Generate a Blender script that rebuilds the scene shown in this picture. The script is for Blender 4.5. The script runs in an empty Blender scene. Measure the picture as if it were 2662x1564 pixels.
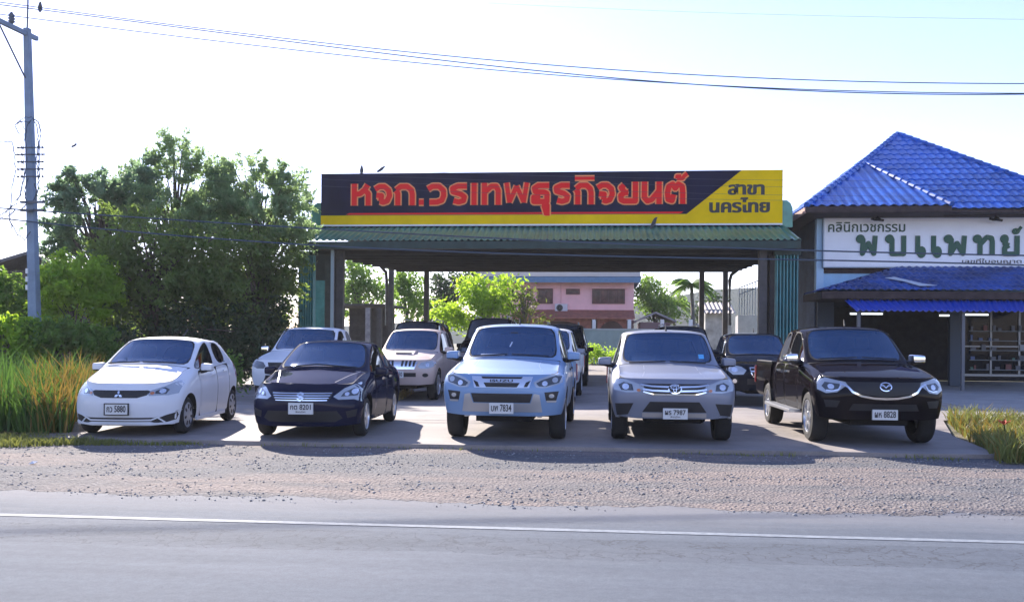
import bpy, bmesh, math, random
import numpy as np
from mathutils import Vector, Matrix, noise as mnoise
from mathutils.bvhtree import BVHTree
PI = math.pi
R = math.radians
S = bpy.context.scene
COL = S.collection

# ------------------------------------------------------------------ camera
F = 2400.0                      # focal length in photo pixels
YAW, ROLL, CAMZ = R(5.3), R(0.48), 1.5
camd = bpy.data.cameras.new('camera')
camd.sensor_width = 36.0
camd.lens = 36.0 * F / 2662.0
camd.shift_y = 106.0 / 2662.0
camd.clip_start, camd.clip_end = 0.05, 6000.0
cam = bpy.data.objects.new('camera', camd)
COL.objects.link(cam)
CM = Matrix.Rotation(YAW, 4, 'Z') @ Matrix.Rotation(PI / 2, 4, 'X') @ Matrix.Rotation(ROLL, 4, 'Z')
cam.matrix_world = Matrix.Translation((0, 0, CAMZ)) @ CM
S.camera = cam
# ------------------------------------------------------------------ sky, sun, exposure
SUN_EL, SUN_AZ = R(28.5), R(28.0)          # azimuth measured to the left of +Y
SUNV = Vector((-math.sin(SUN_AZ) * math.cos(SUN_EL), math.cos(SUN_AZ) * math.cos(SUN_EL), math.sin(SUN_EL)))
W = bpy.data.worlds.new('World'); S.world = W; W.use_nodes = True
nt = W.node_tree
bg = nt.nodes['Background']
sky = nt.nodes.new('ShaderNodeTexSky')
sky.sky_type = 'NISHITA'; sky.sun_disc = False
sky.sun_elevation = SUN_EL; sky.sun_rotation = -SUN_AZ
sky.air_density = 1.0; sky.dust_density = 0.15; sky.ozone_density = 1.3
wb = nt.nodes.new('ShaderNodeMixRGB'); wb.blend_type = 'MULTIPLY'; wb.inputs[0].default_value = 1.0; wb.inputs[2].default_value = (0.86, 0.77, 0.97, 1)
nt.links.new(sky.outputs[0], wb.inputs[1]); nt.links.new(wb.outputs[0], bg.inputs[0])
bg.inputs[1].default_value = 0.072
sl = bpy.data.lights.new('sun', 'SUN'); sl.energy = 2.7; sl.angle = R(0.5); sl.color = (1, 0.91, 0.82)
so = bpy.data.objects.new('sun', sl); COL.objects.link(so)
so.rotation_euler = SUNV.to_track_quat('Z', 'Y').to_euler()
S.view_settings.view_transform = 'Standard'; S.view_settings.look = 'None'
S.view_settings.exposure = 2.2; S.view_settings.gamma = 1.0
try: S.view_settings.use_curve_mapping = False
except Exception: pass

HAZE = 0.00032          # density of the air
# ------------------------------------------------------------------ layout helpers
def at(du, dv, Y):
    """world point seen at display pixel (du, dv) of the 2520 px wide photograph, on the plane y = Y"""
    k = 2662.0 / 2520.0
    d = CM.to_3x3() @ Vector(((du * k - 1331.0) / F, (888.0 - dv * k) / F, -1.0))
    t = Y / d.y
    return Vector((d.x * t, Y, CAMZ + d.z * t))
def gnd(xc, d, z=0.0):
    """world point from sideways offset and depth in front of the camera"""
    return Vector((xc * math.cos(YAW) - d * math.sin(YAW), xc * math.sin(YAW) + d * math.cos(YAW), z))

# ------------------------------------------------------------------ materials
_mats = {}
def nset(n, k, v):
    if k in n.inputs: n.inputs[k].default_value = v
def mat(name, col, rough=0.6, metal=0.0, spec=0.5, coat=0.0, var=0.0, vscale=3.0, col2=None, bump=0.0, bscale=40.0,
        emit=None, estr=1.0, trans=None, detail=6.0, coatr=0.05, stretch=None, flake=0.0):
    if name in _mats: return _mats[name]
    m = bpy.data.materials.new(name); m.use_nodes = True
    t = m.node_tree; b = t.nodes['Principled BSDF']; out = t.nodes['Material Output']
    c4 = (*col, 1.0)
    b.inputs['Base Color'].default_value = c4
    b.inputs['Roughness'].default_value = rough
    b.inputs['Metallic'].default_value = metal
    nset(b, 'Specular IOR Level', spec); nset(b, 'Coat Weight', coat); nset(b, 'Coat Roughness', coatr)
    src = None
    if var or bump:
        tc = t.nodes.new('ShaderNodeTexCoord'); src = tc.outputs['Object']
        if stretch:
            mp = t.nodes.new('ShaderNodeMapping'); mp.inputs['Scale'].default_value = stretch
            t.links.new(src, mp.inputs[0]); src = mp.outputs[0]
    if var:
        nz = t.nodes.new('ShaderNodeTexNoise'); nz.inputs['Scale'].default_value = vscale; nz.inputs['Detail'].default_value = detail
        nz.inputs['Roughness'].default_value = 0.65
        t.links.new(src, nz.inputs['Vector'])
        rp = t.nodes.new('ShaderNodeValToRGB')
        rp.color_ramp.elements[0].position = 0.36; rp.color_ramp.elements[1].position = 0.66
        a = col2 if col2 else tuple(c * (1 - var) for c in col)
        z = tuple(min(1, c * (1 + var)) for c in col) if not col2 else col
        rp.color_ramp.elements[0].color = (*a, 1); rp.color_ramp.elements[1].color = (*z, 1)
        t.links.new(nz.outputs['Fac'], rp.inputs[0]); t.links.new(rp.outputs[0], b.inputs['Base Color'])
        colout = rp.outputs[0]
    else: colout = None
    if bump:
        n2 = t.nodes.new('ShaderNodeTexNoise'); n2.inputs['Scale'].default_value = bscale; n2.inputs['Detail'].default_value = 4
        t.links.new(src, n2.inputs['Vector'])
        bp = t.nodes.new('ShaderNodeBump'); bp.inputs['Strength'].default_value = bump; bp.inputs['Distance'].default_value = 0.02
        t.links.new(n2.outputs['Fac'], bp.inputs['Height']); t.links.new(bp.outputs[0], b.inputs['Normal'])
    if emit:
        b.inputs['Emission Color'].default_value = (*emit, 1); b.inputs['Emission Strength'].default_value = estr
    if trans:
        tr = t.nodes.new('ShaderNodeBsdfTranslucent'); tr.inputs[0].default_value = (*trans[0], 1)
        if colout and len(trans) > 2:
            mx2 = t.nodes.new('ShaderNodeMixRGB'); mx2.blend_type = 'MULTIPLY'; mx2.inputs[0].default_value = 0.0
            t.links.new(colout, mx2.inputs[1])
        mx = t.nodes.new('ShaderNodeMixShader'); mx.inputs[0].default_value = trans[1]
        t.links.new(b.outputs[0], mx.inputs[1]); t.links.new(tr.outputs[0], mx.inputs[2]); t.links.new(mx.outputs[0], out.inputs[0])
    _mats[name] = m
    return m

# ------------------------------------------------------------------ object helpers
def link(name, me, parent=None, mats=()):
    o = bpy.data.objects.new(name, me); COL.objects.link(o)
    for m in mats: me.materials.append(m)
    if parent is not None: o.parent = parent
    return o
def tag(o, label=None, cat=None, group=None, kind=None):
    if label: o['label'] = label
    if cat: o['category'] = cat
    if group: o['group'] = group
    if kind: o['kind'] = kind
    return o
def thing(name, label, cat, loc=(0, 0, 0), rz=0.0, group=None):
    o = bpy.data.objects.new(name, None); COL.objects.link(o)
    o.location = loc; o.rotation_euler = (0, 0, rz); o.empty_display_size = 0.2
    return tag(o, label, cat, group)
class MB:
    """collects shapes, builds them as ONE mesh object"""
    def __init__(s): s.v = []; s.f = []; s.mi = []
    def add(s, v, f, mi=0):
        n = len(s.v); s.v += [tuple(p) for p in v]; s.f += [tuple(i + n for i in q) for q in f]; s.mi += [mi] * len(f); return s
    def box(s, a, b, mi=0, M=None):
        x0, y0, z0 = a; x1, y1, z1 = b
        v = [Vector(p) for p in ((x0, y0, z0), (x1, y0, z0), (x1, y1, z0), (x0, y1, z0), (x0, y0, z1), (x1, y0, z1), (x1, y1, z1), (x0, y1, z1))]
        if M: v = [M @ p for p in v]
        return s.add(v, [(0, 3, 2, 1), (4, 5, 6, 7), (0, 1, 5, 4), (1, 2, 6, 5), (2, 3, 7, 6), (3, 0, 4, 7)], mi)
    def prism(s, poly, y0, y1, mi=0, axis='y'):
        """poly of (x, z) extruded along y (or (y, z) along x, or (x, y) along z)"""
        n = len(poly)
        def P(p, t): return {'y': (p[0], t, p[1]), 'x': (t, p[0], p[1]), 'z': (p[0], p[1], t)}[axis]
        v = [P(p, y0) for p in poly] + [P(p, y1) for p in poly]
        f = [tuple(range(n)), tuple(range(2 * n - 1, n - 1, -1))] + [(i, i + n, (i + 1) % n + n, (i + 1) % n) for i in range(n)]
        return s.add(v, f, mi)
    def tube(s, pts, r, n=6, mi=0, r1=None, cap=True):
        pts = [Vector(p) for p in pts]; m = len(pts); vs = []
        up = Vector((0, 0, 1))
        for i, p in enumerate(pts):
            d = (pts[min(i + 1, m - 1)] - pts[max(i - 1, 0)]).normalized()
            a = d.cross(up)
            if a.length < 1e-3: a = d.cross(Vector((1, 0, 0)))
            a.normalize(); b = a.cross(d)
            if isinstance(r, (list, tuple)): rr = r[i]
            else: rr = r if r1 is None else r + (r1 - r) * i / (m - 1)
            vs += [p + rr * (math.cos(2 * PI * k / n) * a + math.sin(2 * PI * k / n) * b) for k in range(n)]
        f = [(i * n + k, i * n + (k + 1) % n, (i + 1) * n + (k + 1) % n, (i + 1) * n + k) for i in range(m - 1) for k in range(n)]
        if cap: f += [tuple(range(n - 1, -1, -1)), tuple((m - 1) * n + k for k in range(n))]
        return s.add(vs, f, mi)
    def lathe(s, prof, c=(0, 0, 0), axis='x', n=32, mi=0):
        """prof of (r, t): t along axis"""
        vs = []; m = len(prof)
        for r_, t_ in prof:
            for k in range(n):
                a = 2 * PI * k / n; ca, sa = r_ * math.cos(a), r_ * math.sin(a)
                p = {'x': (t_, ca, sa), 'y': (ca, t_, sa), 'z': (ca, sa, t_)}[axis]
                vs.append((c[0] + p[0], c[1] + p[1], c[2] + p[2]))
        f = [(i * n + k, i * n + (k + 1) % n, (i + 1) * n + (k + 1) % n, (i + 1) * n + k) for i in range(m - 1) for k in range(n)]
        return s.add(vs, f, mi)
    def ball(s, c, r, n=10, mi=0):
        r = (r, r, r) if not isinstance(r, (tuple, list)) else r
        vs = []; m = n
        for i in range(m + 1):
            ph = PI * i / m
            for k in range(n * 2):
                a = PI * k / n
                vs.append((c[0] + r[0] * math.sin(ph) * math.cos(a), c[1] + r[1] * math.sin(ph) * math.sin(a), c[2] + r[2] * math.cos(ph)))
        q = n * 2
        return s.add(vs, [(i * q + k, i * q + (k + 1) % q, (i + 1) * q + (k + 1) % q, (i + 1) * q + k) for i in range(m) for k in range(q)], mi)
    def build(s, name, mats, parent=None, smooth=False, angle=None, bevel=0.0):
        me = bpy.data.meshes.new(name); me.from_pydata(s.v, [], s.f)
        mats = mats if isinstance(mats, (list, tuple)) else [mats]
        for m in mats: me.materials.append(m)
        if any(s.mi): me.polygons.foreach_set('material_index', s.mi)
        bm = bmesh.new(); bm.from_mesh(me)
        bmesh.ops.remove_doubles(bm, verts=bm.verts, dist=1e-5)
        bmesh.ops.dissolve_degenerate(bm, dist=1e-6, edges=bm.edges)
        bmesh.ops.recalc_face_normals(bm, faces=bm.faces)
        if bevel:
            bmesh.ops.bevel(bm, geom=[e for e in bm.edges if e.calc_face_angle(0) > 0.6], offset=bevel, segments=2, affect='EDGES', profile=0.5)
        bm.to_mesh(me); bm.free()
        if smooth or angle is not None:
            me.polygons.foreach_set('use_smooth', [True] * len(me.polygons))
            if angle is not None: me.set_sharp_from_angle(angle=R(angle))
        me.update()
        return link(name, me, parent)
def copy_tree(o, parent=None):
    c = o.copy(); COL.objects.link(c)
    if parent is not None: c.parent = parent
    for ch in [x for x in KIDS.get(o.name, [])]: copy_tree(ch, c)
    return c
KIDS = {}
def index_kids():
    KIDS.clear()
    for o in bpy.data.objects:
        if o.parent: KIDS.setdefault(o.parent.name, []).append(o)
def text_mesh(body, size=1.0, offset=0.0, extrude=0.0, spacing=1.0, align='CENTER'):
    """(verts, faces) of a text, lying in x-y"""
    c = bpy.data.curves.new('t', 'FONT'); c.body = body; c.size = size; c.offset = offset; c.extrude = extrude
    c.space_character = spacing; c.align_x = align; c.resolution_u = 3
    o = bpy.data.objects.new('t', c); COL.objects.link(o)
    dg = bpy.context.evaluated_depsgraph_get()
    m = bpy.data.meshes.new_from_object(o.evaluated_get(dg))
    v = [p.co.copy() for p in m.vertices]; f = [tuple(p.vertices) for p in m.polygons]
    bpy.data.objects.remove(o); bpy.data.curves.remove(c); bpy.data.meshes.remove(m)
    return v, f
def fit_text(body, x0, x1, z0, z1, y, offset=0.0, spacing=1.0, depth=0.012, ref=None):
    """text mesh fitted into the rectangle x0..x1, z0..z1 at plane y, facing -y"""
    v, f = text_mesh(body, 1.0, offset, 0.01, spacing, 'LEFT')
    xs = [p.x for p in v]; ys = [p.y for p in v]
    if ref: ys = list(ref)
    sx = (x1 - x0) / (max(xs) - min(xs)); sz = (z1 - z0) / (max(ys) - min(ys))
    return [(x0 + (p.x - min(xs)) * sx, y - (0.0 if p.z < 0 else depth), z0 + (p.y - min(ys)) * sz) for p in v], f
def strokes(mb, paths, t, ox, oz, sx, sz, y0, y1, mi=0, eps=0.0):
    """thick flat polylines: every segment and joint its own little prism, each a hair further out"""
    k = 0
    for p in paths:
        P = [Vector((ox + a * sx, oz + b * sz)) for a, b in p]
        for i in range(len(P) - 1):
            d = (P[i + 1] - P[i]); L = d.length
            if L < 1e-6: continue
            d /= L; n = Vector((-d.y, d.x)) * t / 2
            mb.prism([tuple(P[i] + n), tuple(P[i + 1] + n), tuple(P[i + 1] - n), tuple(P[i] - n)], y0, y1 - k * eps, mi); k += 1
        for i in range(1, len(P) - 1):
            mb.prism([tuple(P[i] + Vector((math.cos(a), math.sin(a))) * t / 2) for a in [2 * PI * q / 10 for q in range(10)]], y0, y1 - k * eps, mi); k += 1
    return k
# ================================================================== ground, road, forecourt
def ground_mat(name, cols, scales, rough=0.9, bump=0.3, bscale=30.0, crack=False, stretch=(1, 1, 1), spec=0.3, stones=None, bdist=0.03):
    """large patches of cols[0]/cols[1], mottled with cols[2], fine grain"""
    m = bpy.data.materials.new(name); m.use_nodes = True
    t = m.node_tree; b = t.nodes['Principled BSDF']; N = t.nodes.new; L = t.links.new
    tc = N('ShaderNodeTexCoord'); mp = N('ShaderNodeMapping'); mp.inputs['Scale'].default_value = stretch
    L(tc.outputs['Object'], mp.inputs[0])
    def nz(scale, det=6, rough_=0.6, v=mp.outputs[0]):
        n = N('ShaderNodeTexNoise'); n.inputs['Scale'].default_value = scale; n.inputs['Detail'].default_value = det; n.inputs['Roughness'].default_value = rough_
        L(v, n.inputs['Vector']); return n.outputs['Fac']
    def ramp(f, a, z, lo=(0, 0, 0), hi=(1, 1, 1)):
        r = N('ShaderNodeValToRGB'); r.color_ramp.elements[0].position = a; r.color_ramp.elements[1].position = z
        r.color_ramp.elements[0].color = (*lo, 1); r.color_ramp.elements[1].color = (*hi, 1); L(f, r.inputs[0]); return r.outputs[0]
    def mix(f, a, z, bl='MIX'):
        x = N('ShaderNodeMixRGB'); x.blend_type = bl
        for i, q in ((0, f), (1, a), (2, z)):
            if isinstance(q, (int, float)): x.inputs[i].default_value = q
            elif isinstance(q, tuple): x.inputs[i].default_value = (*q, 1)
            else: L(q, x.inputs[i])
        return x.outputs[0]
    c = mix(ramp(nz(scales[0], 5, 0.55), .42, .58), cols[0], cols[1])
    c = mix(ramp(nz(scales[1], 6, 0.7), .45, .7), c, cols[2])
    fine = nz(scales[2], 3, 0.8, tc.outputs['Object'])
    c = mix(0.55, c, ramp(fine, .25, .75, (.35, .35, .35), (1, 1, 1)), 'MULTIPLY')
    h = nz(bscale, 4, 0.7, tc.outputs['Object'])
    if stones:
        vo = N('ShaderNodeTexVoronoi'); vo.inputs['Scale'].default_value = stones; L(tc.outputs['Object'], vo.inputs['Vector'])
        c = mix(0.55, c, ramp(vo.outputs['Color'], .1, .8, (.45, .45, .47), (1.0, .98, .96)), 'MULTIPLY')
        h = vo.outputs['Distance']
    if crack:
        vo = N('ShaderNodeTexVoronoi'); vo.feature = 'DISTANCE_TO_EDGE'; vo.inputs['Scale'].default_value = 3.6
        wv = N('ShaderNodeVectorMath'); wv.operation = 'ADD'
        n3 = N('ShaderNodeTexNoise'); n3.inputs['Scale'].default_value = 2.2; n3.inputs['Detail'].default_value = 5
        L(tc.outputs['Object'], n3.inputs['Vector']); L(tc.outputs['Object'], wv.inputs[0]); L(n3.outputs['Color'], wv.inputs[1])
        L(wv.outputs[0], vo.inputs['Vector'])
        # the cracks run in one worn wheel track (object y about 7.0) of the road
        sp = N('ShaderNodeSeparateXYZ'); L(tc.outputs['Object'], sp.inputs[0])
        nb = N('ShaderNodeMath'); nb.operation = 'ADD'; L(sp.outputs[1], nb.inputs[0])
        nm = N('ShaderNodeMath'); nm.operation = 'MULTIPLY'; L(nz(0.9, 3), nm.inputs[0]); nm.inputs[1].default_value = 0.5; L(nm.outputs[0], nb.inputs[1])
        ma = N('ShaderNodeMath'); ma.operation = 'COMPARE'; L(nb.outputs[0], ma.inputs[0]); ma.inputs[1].default_value = 7.3; ma.inputs[2].default_value = 0.34
        cr = ramp(vo.outputs['Distance'], 0.0, 0.045, (1, 1, 1), (0, 0, 0))
        ff = N('ShaderNodeMath'); ff.operation = 'MULTIPLY'; L(ma.outputs[0], ff.inputs[0]); L(cr, ff.inputs[1])
        f2 = N('ShaderNodeMath'); f2.operation = 'MULTIPLY'; L(ff.outputs[0], f2.inputs[0]); f2.inputs[1].default_value = 0.7
        c = mix(f2.outputs[0], c, (.05, .056, .066))
    if crack:
        # blotches, oil and tyre streaks along the road
        mp3 = N('ShaderNodeMapping'); mp3.inputs['Scale'].default_value = (.12, 3.2, 1); L(tc.outputs['Object'], mp3.inputs[0])
        c = mix(1.0, c, ramp(nz(1.6, 5, .6, mp3.outputs[0]), .3, .7, (.88, .88, .89), (1.06, 1.06, 1.05)), 'MULTIPLY')
        c = mix(1.0, c, ramp(nz(13, 6, .8, tc.outputs['Object']), .3, .72, (.80, .80, .81), (1.10, 1.10, 1.10)), 'MULTIPLY')
        c = mix(1.0, c, ramp(nz(.7, 3, .5, tc.outputs['Object']), .62, .72, (1, 1, 1), (.90, .90, .91)), 'MULTIPLY')
        # worn wheel track a little darker, and dust blown from the verge onto the edge of the asphalt
        tr = ramp(ma.outputs[0], 0, 1, (1, 1, 1), (.84, .85, .87)); c = mix(1.0, c, tr, 'MULTIPLY')
        yy = N('ShaderNodeMath'); yy.operation = 'ADD'; L(sp.outputs[1], yy.inputs[0])
        y2 = N('ShaderNodeMath'); y2.operation = 'MULTIPLY_ADD'; L(nz(1.6, 7, .75), y2.inputs[0]); y2.inputs[1].default_value = 1.6; y2.inputs[2].default_value = -.8; L(y2.outputs[0], yy.inputs[1])
        mr = N('ShaderNodeMapRange'); mr.inputs[1].default_value = 7.9; mr.inputs[2].default_value = 9.2; mr.inputs[4].default_value = .85; L(yy.outputs[0], mr.inputs[0])
        c = mix(mr.outputs[0], c, (.21, .205, .21))
    L(c, b.inputs['Base Color'])
    b.inputs['Roughness'].default_value = rough; nset(b, 'Specular IOR Level', spec)
    bp = N('ShaderNodeBump'); bp.inputs['Strength'].default_value = bump; bp.inputs['Distance'].default_value = bdist
    L(h, bp.inputs['Height']); L(bp.outputs[0], b.inputs['Normal'])
    return m

M_soil = ground_mat('soil', [(.16, .15, .09), (.22, .18, .11), (.10, .13, .05)], (.25, 1.5, 30), bump=.5)
M_asph = ground_mat('asphalt', [(.132, .158, .194), (.156, .180, .214), (.118, .142, .174)], (.35, 1.2, 90), rough=.88, bump=.35, bscale=160, crack=True, stretch=(.35, 1.6, 1), spec=.28)
M_grav = ground_mat('gravel', [(.195, .194, .198), (.31, .255, .228), (.155, .159, .166)], (.42, 1.6, 75), bump=.9, stones=30, stretch=(.42, 1.7, 1), bdist=.03)
M_conc = ground_mat('concrete', [(.32, .285, .26), (.38, .335, .305), (.24, .22, .205)], (.3, .9, 60), rough=.8, bump=.12, bscale=60)
M_slab = ground_mat('pale_concrete', [(.34, .33, .32), (.40, .39, .37), (.28, .28, .27)], (.6, 1.5, 60), rough=.8, bump=.15)

ZL, ZG, ZR = 0.0, -0.0585, -0.06         # forecourt, gravel, road
def sheet(name, pts, z, m, kind='structure', parent=None):
    me = bpy.data.meshes.new(name); me.from_pydata([(x, y, z) for x, y in pts], [], [tuple(range(len(pts)))])
    o = link(name, me, parent, [m]);
    if parent is None: o['kind'] = kind
    return o
rng = random.Random(7)
def wob(x, amp, s=1.0, k=0.0): return amp * (mnoise.noise(Vector((x * s, k, 0.3))) + .5 * mnoise.noise(Vector((x * s * 3.1, k, 4.3))))
sheet('ground', [(-900, -150), (900, -150), (900, 900), (-900, 900)], ZR - .05, M_soil)
sheet('road', [(-120, -3), (120, -3), (120, 9.4), (-120, 9.4)], ZR, M_asph)
xs = [-60 + i * .05 for i in range(2401)]
sheet('gravel_verge', [(x, 8.85 + wob(x, .22, .6) + wob(x, .09, 5) + wob(x, .05, 19)) for x in xs] + [(60, 16.5), (-60, 16.5)], ZG + .0, M_grav)
# forecourt slab with a real step at its front edge
lot = MB()
lx = [-8.95 + i * .25 for i in range(59)]
front = [(x, 13.28 + wob(x, .06, 1.3, 2)) for x in lx]
poly = front + [(5.9, 16), (6.9, 19.2), (9.0, 21.5), (9.0, 62), (-16.5, 62), (-13, 30), (-9.6, 20), (-9.2, 17), (-8.3, 14.1)]
lot.prism(poly, -.3, ZL, axis='z')
o = lot.build('concrete_forecourt', M_conc); o['kind'] = 'structure'
# edge line, and the faded centre line at the near edge
M_white = mat('road_paint', (.27, .30, .33), .75, col2=(.18, .205, .23), var=.3, vscale=14, spec=.2)
M_fade = mat('faded_red_paint', (.30, .17, .14), .7, var=.35, vscale=6)
n = 240
def stripe(name, y, w, m, x0, x1):
    mb = MB(); k = 200
    for i in range(k):
        a = x0 + (x1 - x0) * i / k; b = x0 + (x1 - x0) * (i + 1) / k
        mb.add([(a, y - w / 2 + wob(a, .008, 7, 1), ZR + .004), (b, y - w / 2 + wob(b, .008, 7, 1), ZR + .004), (b, y + w / 2 + wob(b, .008, 7, 5), ZR + .004), (a, y + w / 2 + wob(a, .008, 7, 5), ZR + .004)], [(0, 1, 2, 3)])
    o = mb.build(name, m); o['kind'] = 'structure'; return o
stripe('road_edge_line', 7.68, .095, M_white, -60, 60)
stripe('road_centre_line', 4.98, .16, M_fade, -30, -1.5)
# loose stones lying on the gravel
def pebbles(name, n, xr, yr, m, z, smin, smax, seed, clump=None):
    rs = np.random.RandomState(seed)
    base = np.array([(1, 0, 0), (-1, 0, 0), (0, 1, 0), (0, -1, 0), (0, 0, 1), (0, 0, -1)], float)
    tri = np.array([(0, 2, 4), (2, 1, 4), (1, 3, 4), (3, 0, 4), (2, 0, 5), (1, 2, 5), (3, 1, 5), (0, 3, 5)])
    x = rs.uniform(*xr, n); y = rs.uniform(*yr, n)
    keep = np.array([mnoise.noise(Vector((a * .8, b * 1.6, seed))) + rs.uniform(-.25, .25) > -.05 for a, b in zip(x, y)])
    x, y = x[keep], y[keep]; n = len(x)
    s = smin + (smax - smin) * rs.rand(n) ** 3
    V = base[None] * (s[:, None, None] * rs.uniform(.6, 1.3, (n, 6, 1))) * np.array([1, 1, .65])
    a = rs.uniform(0, 6.28, n); ca, sa = np.cos(a), np.sin(a)
    vx = V[:, :, 0] * ca[:, None] - V[:, :, 1] * sa[:, None]; vy = V[:, :, 0] * sa[:, None] + V[:, :, 1] * ca[:, None]
    P = np.stack([vx + x[:, None], vy + y[:, None], V[:, :, 2] + z + s[:, None] * .25], -1).reshape(-1, 3)
    T = (tri[None] + 6 * np.arange(n)[:, None, None]).reshape(-1, 3)
    return np_mesh(name, P, T, m)
def np_mesh(name, P, T, m, parent=None, smooth=False, uv=None):
    me = bpy.data.meshes.new(name); k = T.shape[1]
    me.vertices.add(len(P)); me.vertices.foreach_set('co', np.ascontiguousarray(P, dtype=np.float32).ravel())
    me.loops.add(T.size); me.loops.foreach_set('vertex_index', np.ascontiguousarray(T, dtype=np.int32).ravel())
    me.polygons.add(len(T)); me.polygons.foreach_set('loop_start', np.arange(0, T.size, k, dtype=np.int32))
    me.update(calc_edges=True); me.validate()
    if smooth: me.polygons.foreach_set('use_smooth', [True] * len(me.polygons))
    return link(name, me, parent, m if isinstance(m, (list, tuple)) else [m])
M_stone = mat('stone', (.25, .25, .255), .85, var=.6, vscale=9)
o = pebbles('loose_stones', 16000, (-9, 9), (8.6, 13.4), M_stone, ZG, .005, .021, 5); o['kind'] = 'stuff'

# ================================================================== the open shed with its sign
M_green = mat('green_metal', (.06, .23, .175), .28, .15, var=.25, vscale=1.5, coat=.2)
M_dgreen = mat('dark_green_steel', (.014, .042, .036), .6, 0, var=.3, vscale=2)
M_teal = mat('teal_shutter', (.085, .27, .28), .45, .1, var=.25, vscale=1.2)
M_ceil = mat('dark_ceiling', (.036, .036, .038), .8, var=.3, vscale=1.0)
M_post = mat('dark_steel_post', (.045, .042, .045), .5, var=.3)
M_navy = mat('sign_navy', (.009, .009, .036), .5, var=.3, vscale=.8, spec=.08)
M_yel = mat('sign_yellow', (.80, .54, .002), .6, var=.08, vscale=1.0, spec=.04)
M_red = mat('sign_red', (.82, .02, .022), .6, spec=.05)
M_orange = mat('sign_orange_edge', (.88, .36, .14), .6, spec=.05)
M_dred = mat('sign_dark_red', (.20, .012, .02), .45)
M_black = mat('black_paint', (.012, .012, .013), .45)
M_whitep = mat('white_paint', (.72, .74, .76), .5, var=.06, vscale=2)
YS = 35.0
sl_b, sl_t = at(790, 556, YS), at(790, 427, YS); sr_b, sr_t = at(1926, 553, YS), at(1926, 418.5, YS)
SX0, SX1 = (sl_b.x + sl_t.x) / 2, (sr_b.x + sr_t.x) / 2
SZ0, SZ1 = (sl_b.z + sr_b.z) / 2, (sl_t.z + sr_t.z) / 2
sign = thing('shop_sign', 'long navy and yellow signboard with big red Thai lettering above the open shed', 'sign', ((SX0 + SX1) / 2, YS, SZ0))
scx = (SX0 + SX1) / 2
def sx(px): return at(px / 1.05635, 500, YS).x - scx       # photo px -> sign local x
H = SZ1 - SZ0; hw = (SX1 - SX0) / 2
mb = MB(); mb.box((-hw, 0, 0), (hw, .35, H)); mb.build('panel', M_navy, sign, bevel=.01)
# yellow field: bottom band with the slanted right end
bz = H * .2; xd0, xd1 = sx(1785), sx(1928)
mb = MB(); mb.prism([(-hw, .055), (hw, .055), (hw, H), (xd1, H), (xd0, bz), (-hw, bz)], -.006, .0)
mb.build('yellow_field', M_yel, sign)
mb = MB(); mb.box((-hw, -.02, -.01), (hw, .0, .05)); mb.build('bottom_trim', M_whitep, sign)
mb = MB(); mb.prism([(sx(908), bz + .09), (sx(1777), bz + .09), (sx(1769), bz + .03), (sx(900), bz + .03)], -.006, .0, 0); mb.build('underline', M_red, sign)
mb = MB(); mb.prism([(sx(905), bz + .03), (sx(1768), bz + .03), (sx(1764), bz + .004), (sx(905), bz + .004)], -.006, .0, 0); mb.build('underline_edge', M_dred, sign)
GL = {
 'ห': [[(.17, 0), (.17, 1)], [(.17, .5), (.45, .55), (.66, .72), (.8, .95)], [(.66, .7), (.83, .55), (.83, 0)]],
 'จ': [[(.05, .74), (.28, .86), (.55, .86), (.78, .7), (.83, .45), (.7, .2), (.48, .14), (.33, .2)], [(.36, .2), (.4, .45), (.12, .47)]],
 'ก': [[(.17, 0), (.17, .55), (.08, .68)], [(.1, .7), (.3, .86), (.6, .86), (.8, .7), (.84, .5), (.84, 0)]],
 '.': [[(.2, .14), (.8, .14)]],
 'ว': [[(.05, .74), (.28, .86), (.6, .86), (.82, .68), (.84, .45), (.75, .22), (.5, .14), (.12, .14)]],
 'ร': [[(.9, .86), (.45, .86), (.2, .76), (.22, .6), (.6, .5), (.78, .38), (.74, .2), (.5, .14), (.25, .2)]],
 'เ': [[(.5, 0), (.5, 1)]],
 'ท': [[(.16, 0), (.16, 1)], [(.2, .6), (.5, .84), (.75, .84), (.85, .65), (.85, 0)]],
 'พ': [[(.1, 1), (.22, .1)], [(.22, .12), (.5, .85)], [(.5, .85), (.78, .12)], [(.78, .1), (.9, 1)]],
 'ธ': [[(.95, .86), (.4, .86), (.2, .74), (.25, .58), (.7, .56), (.84, .5), (.84, .14), (.17, .14), (.17, .34), (.5, .34)]],
 'ย': [[(.3, .86), (.16, .74), (.34, .52), (.14, .4), (.16, .2), (.3, .14), (.84, .14), (.84, 1)], [(.3, .52), (.5, .52)]],
 'น': [[(.16, 1), (.16, .3), (.3, .14), (.5, .2), (.84, .6)], [(.84, 0), (.84, 1)]],
 'ต': [[(.42, .42), (.36, .15), (.18, .2), (.14, .5), (.2, .78), (.38, .88), (.5, .7), (.64, .88), (.82, .78), (.85, .5), (.85, 0)]],
 'ุ': [[(.2, 1), (.7, 1), (.7, 0)], [(.35, 1), (.5, .5), (.6, .1)]],
 'ิ': [[(.0, .5), (1, .5)]],
 '์': [[(.15, .1), (.6, .1), (.75, .45), (1.0, .75)], [(.15, .1), (.15, .4), (.5, .4)]],
}
lets = [('ห', 912, 967), ('จ', 973, 1021), ('ก', 1025, 1081), ('.', 1085, 1106), ('ว', 1110, 1162), ('ร', 1166, 1219), ('เ', 1222, 1243), ('ท', 1251, 1303),
        ('พ', 1310, 1376), ('ธ', 1379, 1430), ('ร', 1436, 1486), ('ก', 1493, 1545), ('จ', 1551, 1600), ('ย', 1606, 1660), ('น', 1666, 1722), ('ต', 1727, 1783)]
lz0, lz1 = H * .385, H * .80
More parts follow.
